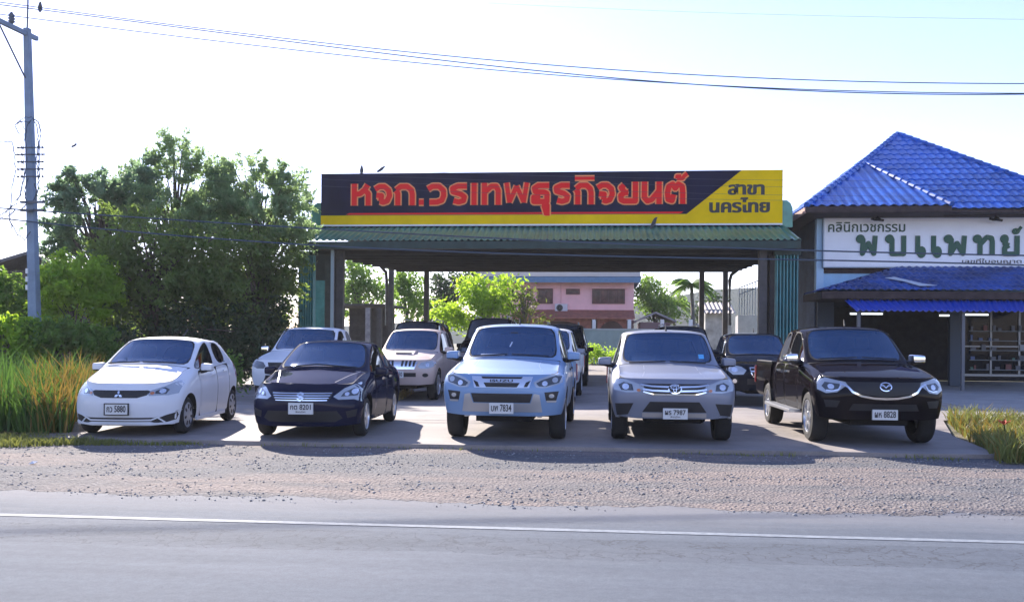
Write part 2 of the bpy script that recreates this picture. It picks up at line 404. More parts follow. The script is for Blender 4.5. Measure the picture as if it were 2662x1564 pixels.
eps = .00035
def letter(ch, x0, x1, z0, z1, T):
    org, red = MB(), MB()
    strokes(org, GL[ch], T + .10, x0, z0, x1 - x0, z1 - z0, -.002, -.012, 0, eps)
    strokes(red, GL[ch], T, x0, z0, x1 - x0, z1 - z0, -.016, -.035, 0, eps)
    o = red.build('letter', M_red, sign); org.build('letter_outline', M_orange, o)
for ch, a, b in lets: letter(ch, sx(a), sx(b), lz0, lz1, .2 if ch not in 'พ' else .165)
letter('ุ', sx(1403), sx(1432), lz0 - .42, lz0 - .02, .17); letter('ิ', sx(1494), sx(1545), lz1 + .05, lz1 + .25, .13); letter('์', sx(1755), sx(1786), lz1 + .08, lz1 + .36, .14)
mb = MB()
for k, dx in enumerate((-.022, 0, .022)):     # heavy strokes
    mb.add(*fit_text('สาขา', sx(1893) + dx, sx(1986) + dx, H * .545, H * .745, -.006 - .001 * k, .02, 1.0, .006))
    mb.add(*fit_text('นครไทย', sx(1845) + dx, sx(2000) + dx, H * .22, H * .50, -.006 - .001 * k, .02, 1.0, .006))
mb.build('branch_lettering', M_black, sign)

# the shed itself
YE, YB = 33.4, 52.0
eL, eR = at(733, 590, YE), at(1973, 592, YE)
EZ = (eL.z + eR.z) / 2
shed = thing('open_shed', 'open green steel shed sheltering the rear rows of parked vehicles', 'shed', ((eL.x + eR.x) / 2, YS, 0))
cx = (eL.x + eR.x) / 2; ew = (eR.x - eL.x) / 2
def corr_sheet(p00, p10, p11, p01, pitch, amp, sub=6, up=Vector((0, 0, 1)), thick=0.0):
    """trapezoid-ribbed sheet; ribs run from edge p00-p10 to edge p01-p11"""
    p00, p10, p11, p01 = map(Vector, (p00, p10, p11, p01)); Lw = (p10 - p00).length; n = max(2, int(Lw / pitch)) * sub
    prof = [0, .0, .35, 1, 1, .35] if sub == 6 else [(.5 - .5 * math.cos(2 * PI * i / sub)) for i in range(sub)]
    v, f = [], []
    for i in range(n + 1):
        t = i / n; h = up * (prof[i % sub] * amp)
        v += [p00.lerp(p10, t) + h, p01.lerp(p11, t) + h]
        if i: f.append((2 * i - 2, 2 * i, 2 * i + 1, 2 * i - 1))
    if thick:
        m = len(v); v += [p - up * thick for p in v]
        f += [tuple(reversed([q + m for q in ff])) for ff in f]
        f += [(2 * i, 2 * i + m, 2 * i + 2 + m, 2 * i + 2) for i in range(n)] + [(2 * i + 1, 2 * i + 3, 2 * i + 3 + m, 2 * i + 1 + m) for i in range(n)]
        f += [(0, 1, 1 + m, m), (2 * n, 2 * n + m, 2 * n + 1 + m, 2 * n + 1)]
    return v, f
aw = MB(); zt = SZ0 - .06
aw.add(*corr_sheet((-ew, YE - YS, EZ), (ew, YE - YS, EZ), (hw + .15, .1, zt), (-hw - .15, .1, zt), .24, .05, thick=.012))
aw.build('awning_roof', M_green, shed)
mb = MB(); mb.box((-ew + .02, YE - YS + .03, EZ - .30), (ew - .02, YE - YS + .09, EZ - .03)); mb.build('eave_fascia', M_dgreen, shed)
mb = MB()
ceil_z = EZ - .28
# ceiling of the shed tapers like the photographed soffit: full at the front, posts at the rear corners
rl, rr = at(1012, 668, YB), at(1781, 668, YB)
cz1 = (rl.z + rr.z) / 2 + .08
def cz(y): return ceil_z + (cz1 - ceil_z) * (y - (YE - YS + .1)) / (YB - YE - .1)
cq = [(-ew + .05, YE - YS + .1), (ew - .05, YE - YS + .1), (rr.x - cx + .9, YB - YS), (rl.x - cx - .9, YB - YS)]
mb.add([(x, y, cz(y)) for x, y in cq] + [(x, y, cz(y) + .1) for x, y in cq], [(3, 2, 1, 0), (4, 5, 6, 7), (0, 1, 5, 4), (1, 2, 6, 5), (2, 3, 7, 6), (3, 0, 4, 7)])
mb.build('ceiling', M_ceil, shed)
mb = MB()
for k in range(9):
    y = YE - YS + 1.2 + k * 2.0; t = (y - (YE - YS)) / (YB - YE)
    xa = -ew + .3 + t * (rl.x - cx - .9 + ew); xb = ew - .3 + t * (rr.x - cx + .9 - ew)
    mb.box((xa, y - .05, cz(y) - .16), (xb, y + .05, cz(y) - .012))
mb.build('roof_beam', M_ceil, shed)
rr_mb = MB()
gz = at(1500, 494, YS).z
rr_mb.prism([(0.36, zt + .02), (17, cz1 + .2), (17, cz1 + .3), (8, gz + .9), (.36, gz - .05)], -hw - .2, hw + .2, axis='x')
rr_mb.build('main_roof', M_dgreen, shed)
for s_ in (-1, 1):
    e = MB(); x = s_ * (hw + .18); pts = []
    e.prism([(x - .22, zt - .02), (x + .22, zt - .02), (x + .22, gz - .3), (x + .14, gz - .1), (x, gz), (x - .22, gz)] if s_ > 0 else [(x - .22, zt - .02), (x + .22, zt - .02), (x + .22, gz), (x, gz), (x - .14, gz - .1), (x - .22, gz - .3)], .12, .345)
    e.build('gable_end', M_green, shed)
def post(du, w, Y, z1, m=M_post, name='post', base=True):
    p = at(du, 700, Y); mb = MB(); mb.box((p.x - cx - w / 2, Y - YS - w / 2, 0), (p.x - cx + w / 2, Y - YS + w / 2, z1))
    if base: mb.box((p.x - cx - w, Y - YS - w, 0), (p.x - cx + w, Y - YS + w, .12))
    return mb.build(name, m, shed)
for ua, ub in ((770, 843), (1871, 1912)):
    pa, pb_ = at(ua, 700, 36.6), at(ub, 700, 36.6); mb = MB(); mb.box((pa.x - cx, 1.6, 0), (pb_.x - cx, 1.7, cz(1.6) - .01)); mb.build('side_wall', M_ceil, shed)
post(838, .26, 34.4, ceil_z); post(812, .34, 36.2, ceil_z)
post(1876, .28, 34.4, ceil_z); post(1902, .3, 36.4, ceil_z)
for du in (963, 1050, 1727, 1785): post(du, .26, 51.5, cz1 - .02)
post(818, .11, 33.9, EZ - .3, mat('pale_pipe', (.33, .42, .47), .4), 'drain_pipe', False)
# gutter downpipes at the rear corners
pd = M_post
for pts in ([(924, 632), (928, 645), (950, 670), (952, 700), (952, 800)], [(1832, 640), (1826, 655), (1800, 676), (1796, 690), (1796, 800)]):
    mb = MB(); mb.tube([Vector(at(a, b, 48.0)) - Vector((cx, YS, 0)) for a, b in pts] , .085, 8); mb.build('downpipe', pd, shed)
mb = MB(); mb.tube([Vector(at(950, b, 48.5)) - Vector((cx, YS, 0)) for b in (690, 800)], .05, 6); mb.build('drain_pipe', mat('pale_green_pipe', (.28, .42, .36), .5), shed)
# folded accordion shutters stacked at both front corners
def shutter(name, du0, du1, Y, v0, label, seed):
    a, b = at(du0, v0, Y), at(du1, v0, Y)
    t = thing(name, label, 'shutter', ((a.x + b.x) / 2, Y, 0))
    n = 7; wdt = (b.x - a.x); z1 = a.z
    for i in range(n):
        x0 = -wdt / 2 + wdt * i / n; mb = MB()
        s = wdt / n
        mb.prism([(x0, .05), (x0 + s * .38, -.12), (x0 + s * .62, -.12), (x0 + s * .97, .05), (x0 + s * .97, .09), (x0, .09)], .03, z1, axis='z')
        mb.build('shutter_leaf', M_teal, t)
    mb = MB(); mb.box((-wdt / 2 - .05, -.13, z1 + .003), (wdt / 2 + .05, .12, z1 + .14)); mb.build('top_rail', M_dgreen, t)
    return t
shutter('folding_shutter', 735, 776, 34.2, 628, 'teal folding steel shutter gathered at the left front corner of the shed', 1)
shutter('folding_shutter', 1908, 1966, 34.2, 628, 'teal folding steel shutter gathered at the right front corner beside the clinic', 2)
a, b = at(776, 690, 35.2), at(799, 690, 35.2)
t = thing('side_panel_board', 'plain teal sheet board standing behind the left folding shutter', 'panel', ((a.x + b.x) / 2, 35.2, 0))
mb = MB(); mb.box(((a.x - b.x) / 2, 0, 0), ((b.x - a.x) / 2, .05, a.z)); mb.build('sheet', mat('dull_teal_sheet', (.05, .15, .165), .6, var=.2), t)
# ================================================================== clinic with blue roofs
M_blue = mat('blue_tile', (.012, .105, .46), .33, var=.32, vscale=.9, coat=.15, spec=.4)
M_blue2 = mat('dull_blue_tile', (.022, .075, .30), .5, var=.45, vscale=1.2)
M_bluem = mat('bright_blue_metal', (.015, .07, .50), .3, coat=.3, var=.1)
M_bwall = mat('pale_blue_wall', (.36, .62, .86), .7, var=.12, vscale=1.5)
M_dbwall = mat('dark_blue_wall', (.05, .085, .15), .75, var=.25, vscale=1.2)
M_brown = mat('brown_fascia', (.05, .036, .036), .7, var=.3, spec=.2)
M_pinkf = mat('pinkish_fascia', (.42, .25, .20), .6, var=.15)
M_sgreen = mat('letter_green', (.006, .085, .048), .5)
M_signw = mat('signboard_white', (.80, .85, .92), .4, var=.05, vscale=.8)
M_glass = mat('shop_glass', (.02, .024, .03), .04, spec=.5)
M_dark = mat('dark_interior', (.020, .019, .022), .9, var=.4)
M_alu = mat('aluminium_frame', (.20, .21, .22), .4, .6)
M_lamp = mat('lit_tube', (.9, .95, 1), .4, emit=(.9, .97, 1.0), estr=.45)
def tile_face(poly, pitch, amp, row, step, lift=0.0, thick=0.0):
    """ribbed and stepped roof face on a planar polygon; poly[0]-poly[1] is the eave"""
    P = [Vector(p) for p in poly]
    e = (P[1] - P[0]).normalized(); nrm = e.cross(P[2] - P[0]).normalized()
    if nrm.z < 0: nrm = -nrm
    s = nrm.cross(e).normalized()
    if s.dot(P[2] - P[0]) < 0: s = -s
    loc = [((p - P[0]).dot(e), (p - P[0]).dot(s)) for p in P]
    x0, x1 = min(a for a, b in loc), max(a for a, b in loc); y1 = max(b for a, b in loc)
    sub = 6; nx = int((x1 - x0) / pitch * sub) + 1; ny = int(y1 / row) + 1
    bm = bmesh.new(); g = []
    ys = []
    for j in range(ny + 1): ys += [(j * row, step), (j * row + row * .999, 0.0)]
    for (y, st) in ys:
        g.append([bm.verts.new(P[0] + e * (x0 + i * pitch / sub) + s * y + nrm * (lift + st + amp * (.5 - .5 * math.cos(2 * PI * i / sub)) ** .8)) for i in range(nx + 1)])
    for j in range(len(g) - 1):
        for i in range(nx): bm.faces.new((g[j][i], g[j][i + 1], g[j + 1][i + 1], g[j + 1][i]))
    cen = sum(P, Vector()) / len(P)
    for i in range(len(P)):
        a, b = P[i], P[(i + 1) % len(P)]
        pn = (b - a).cross(nrm)
        if pn.dot(cen - a) > 0: pn = -pn
        bmesh.ops.bisect_plane(bm, geom=bm.verts[:] + bm.edges[:] + bm.faces[:], plane_co=a + pn.normalized() * .001, plane_no=pn, clear_outer=True)
    bm.verts.ensure_lookup_table(); bm.verts.index_update()
    v = [q.co.copy() for q in bm.verts]; f = [tuple(q.index for q in ff.verts) for ff in bm.faces]; bm.free()
    return v, f
YC = 36.0
c0 = at(2010, 800, YC); clx = c0.x
clinic = thing('clinic_building', 'blue two storey clinic with blue tiled hip roof, white signboard and blue awnings', 'building', (clx, YC, 0))
def L3(p): return Vector(p) - Vector((clx, YC, 0))
def cat_(du, dv, Y): return L3(at(du, dv, Y))
clw = cat_(2720, 800, YC).x
zwt = cat_(2300, 512, YC).z + .15
mb = MB(); zlow = cat_(2300, 735, YC).z
mb.box((.0, 0, zlow), (clw, 9, zwt)); mb.build('upper_wall', M_bwall, clinic)
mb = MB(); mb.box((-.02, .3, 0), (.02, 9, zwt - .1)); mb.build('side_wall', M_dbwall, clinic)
mb = MB(); mb.box((-.05, -.08, zlow + .003), (.22, .25, zwt - .02)); mb.build('corner_column', mat('light_blue_column', (.45, .68, .88), .6), clinic)
# roofs
ev = cat_(2400, 515, 35.1).z; A = cat_(1985, 510, 35.1); A.z = ev; B = cat_(2720, 510, 35.1); B.z = ev
ap = cat_(2208, 331, 43.0)
Bk = Vector((A.x, 15.5, ev)); B2 = Vector((B.x, 15.5, ev))
rf = MB()
rf.add(*tile_face([A, B, ap], .34, .05, .62, .035))
rf.add(*tile_face([Bk, A, ap], .34, .05, .62, .035))
rf.add(*tile_face([B, B2, ap], .34, .05, .62, .035))
rf.build('roof', M_blue, clinic)
ev2 = cat_(2160, 507, 34.3).z
wl, wr, wa = cat_(1985, 507, 34.3), cat_(2342, 507, 34.3), cat_(2128, 404, 39.25)
wl.z = wr.z = ev2
rf = MB(); rf.add(*tile_face([wl, wr, wa], .36, .075, 9, 0)); rb = cat_(2342, 507, 35.2); rb.z = ev2 + .05
rf.add([wr, rb, wa], [(0, 1, 2)]); lb = Vector((wl.x, 4.5, ev2)); rf.add(*tile_face([lb, wl, wa], .36, .075, 9, 0))
rf.build('wing_roof', M_blue, clinic)
caps = MB()
for p, q in ((A, ap), (B, ap), (wl, wa), (wr, wa)):
    m_ = int((q - p).length / .42)
    for i in range(m_):
        a_, b_ = p.lerp(q, i / m_), p.lerp(q, (i + 1.12) / m_)
        caps.tube([a_ + Vector((0, -.02, .05)), b_ + Vector((0, -.02, .03))], .11, 8, r1=.09)
caps.build('ridge_tiles', M_blue, clinic)
mb = MB()
mb.box((wl.x - .02, wl.y - .03, ev2 - .22), (wr.x, wl.y + .03, ev2 - .01)); mb.box((wr.x + .003, A.y - .05, ev - .24), (B.x, A.y + .01, ev - .01))
mb.build('eave_fascia', M_brown, clinic)
mb = MB(); mb.box((wl.x - .06, wl.y + .033, ev2 - .24), (wl.x, 12, ev2 - .03)); mb.build('side_fascia', M_pinkf, clinic)
mb = MB(); mb.box((wl.x + .003, wl.y + .04, ev2 - .235), (B.x, .3, ev2 - .18)); mb.box((wl.x + .003, .3, ev2 - .235), (-.03, 11.9, ev2 - .18)); mb.build('soffit', M_brown, clinic)
# signboard (hangs on the wall, a thing of its own)
q0, q1 = at(2028, 655, 35.72), at(2028, 537, 35.72); qr = at(2720, 600, 35.72)
cs = thing('clinic_sign', 'wide white signboard with green Thai lettering on the front of the blue clinic', 'sign', (q0.x, 35.72, q0.z))
cw, chh = qr.x - q0.x, q1.z - q0.z
mb = MB(); mb.box((0, 0, 0), (cw, .16, chh)); mb.build('board', M_signw, cs, bevel=.008)
mb = MB(); mb.box((-.03, -.02, -.05), (cw + .03, .17, -.003)); mb.box((-.03, -.02, chh + .003), (cw + .03, .17, chh + .04)); mb.box((-.04, -.02, -.003), (-.003, .17, chh + .003)); mb.build('frame', mat('sign_frame', (.35, .42, .5), .4, .3), cs)
def cl(du, dv): p = at(du, dv, 35.7); return p.x - q0.x, p.z - q0.z
def ctext(body, u0, v0, u1, v1, off, name, m, gap=1.0):
    a = cl(u0, v1); b = cl(u1, v0); mb = MB(); mb.add(*fit_text(body, a[0], b[0], a[1], b[1], -.004, off, gap, .02)); mb.build(name, m, cs)
ctext('คลินิกเวชกรรม', 2038, 546, 2228, 571, .012, 'small_lettering', mat('letter_dark_green', (.01, .06, .04), .5))
big = MB()
def loop(x, z, r): return [(x + r * math.cos(t), z + r * 1.1 * math.sin(t)) for t in [-.3 + 2 * PI * k / 10 for k in range(11)]]
HEAD = loop(.17, .84, .10)
CG = {'พ': [HEAD + [(.30, .80), (.27, .08), (.55, .62), (.82, .08), (.88, 1)]], 'บ': [HEAD + [(.30, .80), (.30, .07), (.88, .07), (.88, 1)]],
      'เ': [[(.30, 1), (.30, .2), (.42, .08)] + loop(.60, .16, .17)], 'ท': [HEAD + [(.30, .80), (.30, 0)], [(.30, .55), (.62, .93), (.84, .88), (.88, .7), (.88, 0)]],
      'ย': [HEAD + [(.22, .66), (.20, .58), (.42, .50)], [(.42, .50), (.18, .38), (.18, .07), (.88, .07), (.88, 1)]], '์': [loop(.35, .3, .26) + [(.7, .5), (.95, 1)]]}
for chs, u0, u1, v0 in (('พ', 2108, 2160, 580), ('บ', 2180, 2230, 580), ('เ', 2249, 2280, 580), ('เ', 2288, 2319, 580), ('พ', 2324, 2380, 580), ('ท', 2396, 2448, 580), ('ย', 2464, 2508, 580), ('์', 2492, 2514, 558)):
    a = cl(u0, 628 if chs != '์' else 574); b = cl(u1, v0)
    strokes(big, CG[chs], .17 if chs != '์' else .10, a[0], a[1], b[0] - a[0], b[1] - a[1], -.004, -.05, 0, .0004)
big.build('main_lettering', M_sgreen, cs)
ctext('เลขที่ใบอนุญาต ๖๕๑๐๑', 2368, 636, 2590, 651, .006, 'licence_lettering', mat('letter_grey', (.08, .09, .1), .6))
# lamps on arms above the sign
for du in (2160, 2452):
    p = at(du, 541, 35.2); t = thing('sign_lamp', 'small dark lamp on an arm above the ' + ('left half' if du < 2300 else 'right half') + ' of the clinic sign', 'lamp', p, group='lamps over the clinic sign')
    mb = MB(); mb.tube([(0, .5, .28), (0, .2, .3), (0, 0, .1)], .025, 8); mb.build('arm', M_black, t)
    mb = MB(); mb.lathe([(.02, .1), (.07, .09), (.16, 0), (.15, -.02), (.05, .0)], axis='z', n=16); mb.build('lamp_shade', M_black, t, smooth=True)
    mb = MB(); mb.tube([(-.22, .05, .05), (.22, .02, -.02)], .045, 8); mb.build('lamp_head', M_black, t)
mb = MB(); p = cat_(2025, 672, 35.9); p2 = cat_(2240, 657, 35.9); mb.box((.225, -.06, p.z), (clw, -.003, p2.z)); mb.build('brown_band', M_brown, clinic)
# tiled lower roof
ez = cat_(2300, 716, 33.0).z; tz = cat_(2400, 655, 35.85).z
a0 = cat_(2026, 716, 33.0); a0.z = ez; a1 = cat_(2720, 716, 33.0); a1.z = ez; a2 = cat_(2720, 655, 35.85); a2.z = tz; a3 = cat_(2222, 655, 35.85); a3.z = tz
mb = MB(); mb.add(*tile_face([a0, a1, a2, a3], .26, .045, .5, .03)); bk = Vector((a0.x, -.02, ez)); mb.add(*tile_face([bk, a0, a3], .26, .045, .5, .03)); mb.build('lower_roof', M_blue2, clinic)
mb = MB(); mb.box((a0.x, a0.y - .04, ez - .27), (a1.x, a0.y + .02, ez - .02)); mb.box((a0.x - .06, a0.y - .04, ez - .27), (a0.x - .003, -.1, ez - .02)); mb.box((a0.x, a0.y + .023, ez - .26), (a1.x, -.003, ez - .21)); mb.build('lower_fascia', M_brown, clinic)
mb = MB()
for (u, v, Yp, dx, dz) in ((2200, 690, 34.3, 1.1, -.28), (2238, 702, 33.6, .55, -.12)):
    pass
c_ = a0.lerp(a1, .26); sl = (a3 - Vector((a3.x, a0.y, ez))); sl = Vector((0, a3.y - a0.y, tz - ez)).normalized(); ns = Vector((0, -sl.z, sl.y))
pp = [c_ + sl * 1.25 + ns * .09, c_ + Vector((.35, 0, 0)) + sl * 1.35 + ns * .09, c_ + Vector((1.1, 0, 0)) + sl * .55 + ns * .09, c_ + Vector((1.5, 0, 0)) + sl * .35 + ns * .09, c_ + Vector((.9, 0, 0)) + sl * .3 + ns * .09, c_ + Vector((.55, 0, 0)) + sl * .8 + ns * .09]
mb.add(pp + [q + ns * .01 for q in pp], [tuple(range(5, -1, -1)), tuple(range(6, 12))] + [(i, (i + 1) % 6, (i + 1) % 6 + 6, i + 6) for i in range(6)])
mb.build('roof_patch', mat('pale_patch', (.55, .62, .72), .5), clinic)
# bright corrugated awning
bz0 = cat_(2300, 766, 31.9).z; bz1 = cat_(2300, 739, 33.1).z
b0, b1 = cat_(2108, 766, 31.9), cat_(2720, 766, 31.9); t0, t1 = cat_(2078, 740, 33.2), cat_(2720, 740, 33.2)
for q, z in ((b0, bz0), (b1, bz0), (t0, bz1), (t1, bz1)): q.z = z
mb = MB(); mb.add(*corr_sheet(b0, b1, t1, t0, .2, .045, thick=.01)); mb.build('awning', M_bluem, clinic)
mb = MB()
for u in (2113, 2370, 2610): p = cat_(u, 800, 32.3); mb.box((p.x - .05, p.y - .05, 0), (p.x + .05, p.y + .05, bz0 + .02))
mb.build('awning_posts', mat('grey_post', (.12, .13, .15), .5), clinic)
# ground floor: dark hall and a glazed shopfront
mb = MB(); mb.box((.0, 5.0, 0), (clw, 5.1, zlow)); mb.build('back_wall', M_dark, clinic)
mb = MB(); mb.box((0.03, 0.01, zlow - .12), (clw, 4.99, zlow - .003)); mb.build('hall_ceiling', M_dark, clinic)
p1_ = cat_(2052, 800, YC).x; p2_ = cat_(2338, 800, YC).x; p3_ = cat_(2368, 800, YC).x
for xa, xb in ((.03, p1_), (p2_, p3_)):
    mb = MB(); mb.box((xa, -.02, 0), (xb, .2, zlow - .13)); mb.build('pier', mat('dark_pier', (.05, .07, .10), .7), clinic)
gx0, gx1 = p3_ + .003, clw; pane = MB(); pane.box((gx0, .08, .45), (gx1, .10, zlow - .14)); pane.build('shop_window', mat('window_glass_clear', (.008, .011, .016), .05, spec=.08), clinic)
fr = MB()
for k in range(6):
    x = gx0 + (gx1 - gx0) * k / 5; fr.box((x, .03, .45), (x + .07, .075, zlow - .15))
fr.box((gx0, .028, .36), (gx1, .14, .447)); fr.box((gx0, .032, 1.45), (gx1, .072, 1.5)); fr.build('window_frame', M_alu, clinic)
# goods seen on shelves behind the panes
cols = [mat('goods_%s' % n, c, .6) for n, c in (('white', (.25, .27, .3)), ('green', (.04, .12, .09)), ('blue', (.06, .1, .22)), ('grey', (.08, .09, .11)), ('red', (.13, .04, .035)))]
sh = MB(); gds = []; rs_ = random.Random(4)
for k in range(5):
    z = .62 + k * .36
    x = gx0 + .3; sh.box((gx0 + .25, -.03, z - .03), (gx1 - .2, .024, z))
    while x < gx1 - .5:
        w_ = rs_.uniform(.06, .2); h_ = rs_.uniform(.07, .22)
        if rs_.random() < .6: gds.append((x, z + .002, w_, h_, rs_.choice([0, 1, 2, 3, 3, 3, 4])))
        x += w_ + rs_.uniform(.02, .25)
rack = thing('goods_rack', 'rack of small packed goods in the glazed shopfront of the clinic', 'rack', (clx, YC, 0))
sh.build('shelves', mat('shelf_metal', (.12, .15, .17), .5), rack)
for (x, z, w_, h_, ci) in gds:
    mb = MB(); mb.box((0, -.02, 0), (w_, .02, h_)); o = mb.build('packed_box', cols[ci]); o.location = (clx + x, YC, z)
    tag(o, 'small packed box standing on the rack in the clinic shopfront', 'box', 'boxes on the shopfront rack')
for (u0, u1, v) in ((2092, 2112, 772), (2120, 2172, 772), (2312, 2336, 776), (2372, 2432, 774)):
    a_, b_ = at(u0, v, 35.2), at(u1, v, 35.2); t = thing('tube_lamp', 'white lit tube lamp under the clinic awning, %s' % {2092: 'first from the left', 2120: 'long one second from the left', 2312: 'short one left of the glazed shopfront', 2372: 'long one over the glazed shopfront'}[u0], 'lamp', (a_ + b_) / 2, group='tube lamps in the clinic')
    mb = MB(); w_ = (b_.x - a_.x) / 2; mb.tube([(-w_, 0, 0), (w_, 0, 0)], .03, 8); mb.build('tube', M_lamp, t)
    mb = MB(); mb.box((-w_ - .03, -.04, .035), (w_ + .03, .06, .09)); mb.build('fitting', M_alu, t)
p0, p1 = at(2300, 985, 30), at(2660, 1000, 30)
sheet('clinic_apron', [(6.9, 20.3), (9.6, 17.4), (14, 15.8), (26, 15.5), (26, YC + 5), (9.1, YC + 5), (9.1, 21.4)], ZL - .012, M_slab)

# ================================================================== behind the shed
M_pink = mat('pink_wall', (.90, .50, .50), .8, var=.1, vscale=.6)
M_houseroof = mat('slate_blue_roof', (.022, .055, .11), .9, var=.2, vscale=.8)
M_wood = mat('dark_red_wood', (.10, .035, .03), .6, var=.3)
M_terra = mat('terracotta', (.34, .11, .07), .7, var=.25)
M_gwall = mat('grey_green_wall', (.30, .38, .36), .85, var=.12, vscale=1.0)
YH = 76.0
h0, h1 = at(1185, 700, YH), at(1560, 700, YH)
house = thing('pink_house', 'pink two storey house with slate blue roof and dark wooden windows behind the shed', 'house', ((h0.x + h1.x) / 2, YH, 0))
hx = (h0.x + h1.x) / 2
def hl(du, dv, Y=YH): p = at(du, dv, Y); return Vector((p.x - hx, p.y - YH, p.z))
hw_ = (h1.x - h0.x) / 2; hz = hl(1400, 688).z
mb = MB(); mb.box((-hw_, 0, 0), (hw_, 9, hz)); mb.build('wall', M_pink, house)
e0, e1 = hl(1165, 690, YH - 1.2), hl(1577, 690, YH - 1.2); ez_ = e0.z; rz_ = hl(1400, 662, YH).z
mb = MB(); mb.prism([(-1.2, ez_), (-1.2, ez_ + .35), (4, ez_ + 2.2), (10, ez_ + .35), (10, ez_)], e0.x, e1.x, axis='x'); mb.build('roof', M_houseroof, house)
mb = MB(); mb.box((e0.x + .02, -1.26, ez_ - .14), (e1.x - .02, -1.203, ez_ + .3)); mb.build('fascia', mat('blue_fascia', (.09, .19, .32), .5, var=.1), house)
for (u0, u1, v0, v1, nm) in ((1297, 1312, 711, 740, 1), (1322, 1361, 710, 747, 2), (1393, 1427, 711, 724, 0), (1457, 1538, 711, 747, 4)):
    a_, b_ = hl(u0, v1), hl(u1, v0); mb = MB()
    t_ = .12
    mb.box((a_.x, -.10, a_.z), (b_.x, -.0, a_.z + t_)); mb.box((a_.x, -.10, b_.z - t_), (b_.x, -.0, b_.z)); mb.box((a_.x, -.097, a_.z + t_), (a_.x + t_, -.003, b_.z - t_)); mb.box((b_.x - t_, -.097, a_.z + t_), (b_.x, -.003, b_.z - t_))
    for k in range(1, max(nm, 1)): x = a_.x + (b_.x - a_.x) * k / nm; mb.box((x - .05, -.09, a_.z + t_), (x + .05, -.004, b_.z - t_))
    w = mb.build('window', M_wood, house)
    mb = MB(); mb.box((a_.x + t_, -.03, a_.z + t_), (b_.x - t_, -.012, b_.z - t_)); mb.build('pane', mat('house_glass', (.10, .035, .03), .15, var=.6, vscale=2.2), w)
    mb = MB(); mb.box((a_.x - .15, -.28, b_.z + .02), (b_.x + .15, -.003, b_.z + .1)); mb.build('window_hood', M_pink, w)
a_, b_ = hl(1366, 767), hl(1397, 748); ac = thing('air_conditioner', 'white outdoor air conditioner unit on the pink house wall', 'air conditioner', (hx + (a_.x + b_.x) / 2, YH, a_.z))
mb = MB(); w_ = (b_.x - a_.x) / 2; mb.box((-w_, -.42, 0), (w_, -.06, b_.z - a_.z)); mb.build('casing', mat('ac_white', (.62, .58, .6), .5), ac, bevel=.02)
mb = MB(); mb.lathe([(.02, -.45), (.1, -.45), (.26, -.43), (.27, -.421)], (-w_ * .25, 0, (b_.z - a_.z) / 2), 'y', 20); mb.build('fan_grille', M_black, ac)
mb = MB(); mb.box((-w_, -.4, -.42), (w_, -.01, -.02)); mb.build('bracket', M_terra, ac)
mb = MB(); mb.tube([hl(1381, 690) + Vector((0, -.05, 0)), hl(1381, 748) + Vector((0, -.05, 0))], .04, 6); mb.build('pipe', M_pink, house)
# boundary wall with posts and arched gates, Y = 70
YW = 70.0
wl0, wl1 = at(1180, 850, YW), at(1790, 850, YW); wt = at(1480, 812, YW).z
bw = thing('boundary_wall', 'grey green boundary wall with pale posts behind the lot', 'wall', ((wl0.x + wl1.x) / 2, YW, 0)); bx = (wl0.x + wl1.x) / 2
mb = MB(); mb.box((wl0.x - bx, 0, -.1), (wl1.x - bx, .2, wt)); mb.build('wall', M_gwall, bw)
mb = MB(); mb.box((wl0.x - bx - .05, -.06, wt + .002), (wl1.x - bx + .05, .26, wt + .12)); mb.build('coping', mat('pale_coping', (.42, .46, .46), .8), bw)
for u in (1268, 1462, 1549, 1630, 1700):
    p = at(u, 786, YW); mb = MB(); mb.box((p.x - bx - .13, -.1, wt + .125), (p.x - bx + .13, .3, p.z)); mb.build('post', M_whitep, bw)
# terracotta arched porch of the house
for (u0, u1) in ((1285, 1455), (1470, 1542)):
    a_, b_ = hl(u0, 809, YH - 2), hl(u1, 782, YH - 2); mb = MB(); pts = [(a_.x, b_.z), (a_.x, a_.z)]
    for k in range(11): q = k / 10; pts.append((a_.x + .2 + (b_.x - a_.x - .4) * q, a_.z + .72 * (b_.z - a_.z) * math.sin(PI * q) ** .7))
    pts += [(b_.x, a_.z), (b_.x, b_.z)]
    mb.prism(pts, -2.0, -1.8); mb.build('porch_arch', M_terra, house)
a_ = hl(1262, 782, YH - 2); b_ = hl(1562, 782, YH - 2); mb = MB(); mb.prism([(-2.5, a_.z - .05), (-2.5, a_.z + .05), (-.003, a_.z + .75), (-.003, a_.z + .6)], a_.x, b_.x, axis='x'); mb.build('porch_roof', M_terra, house)
mb = MB(); mb.box((a_.x, -.3, 0), (b_.x, -.02, a_.z - .1)); mb.build('porch_back', mat('porch_shade', (.20, .12, .12), .8), house)
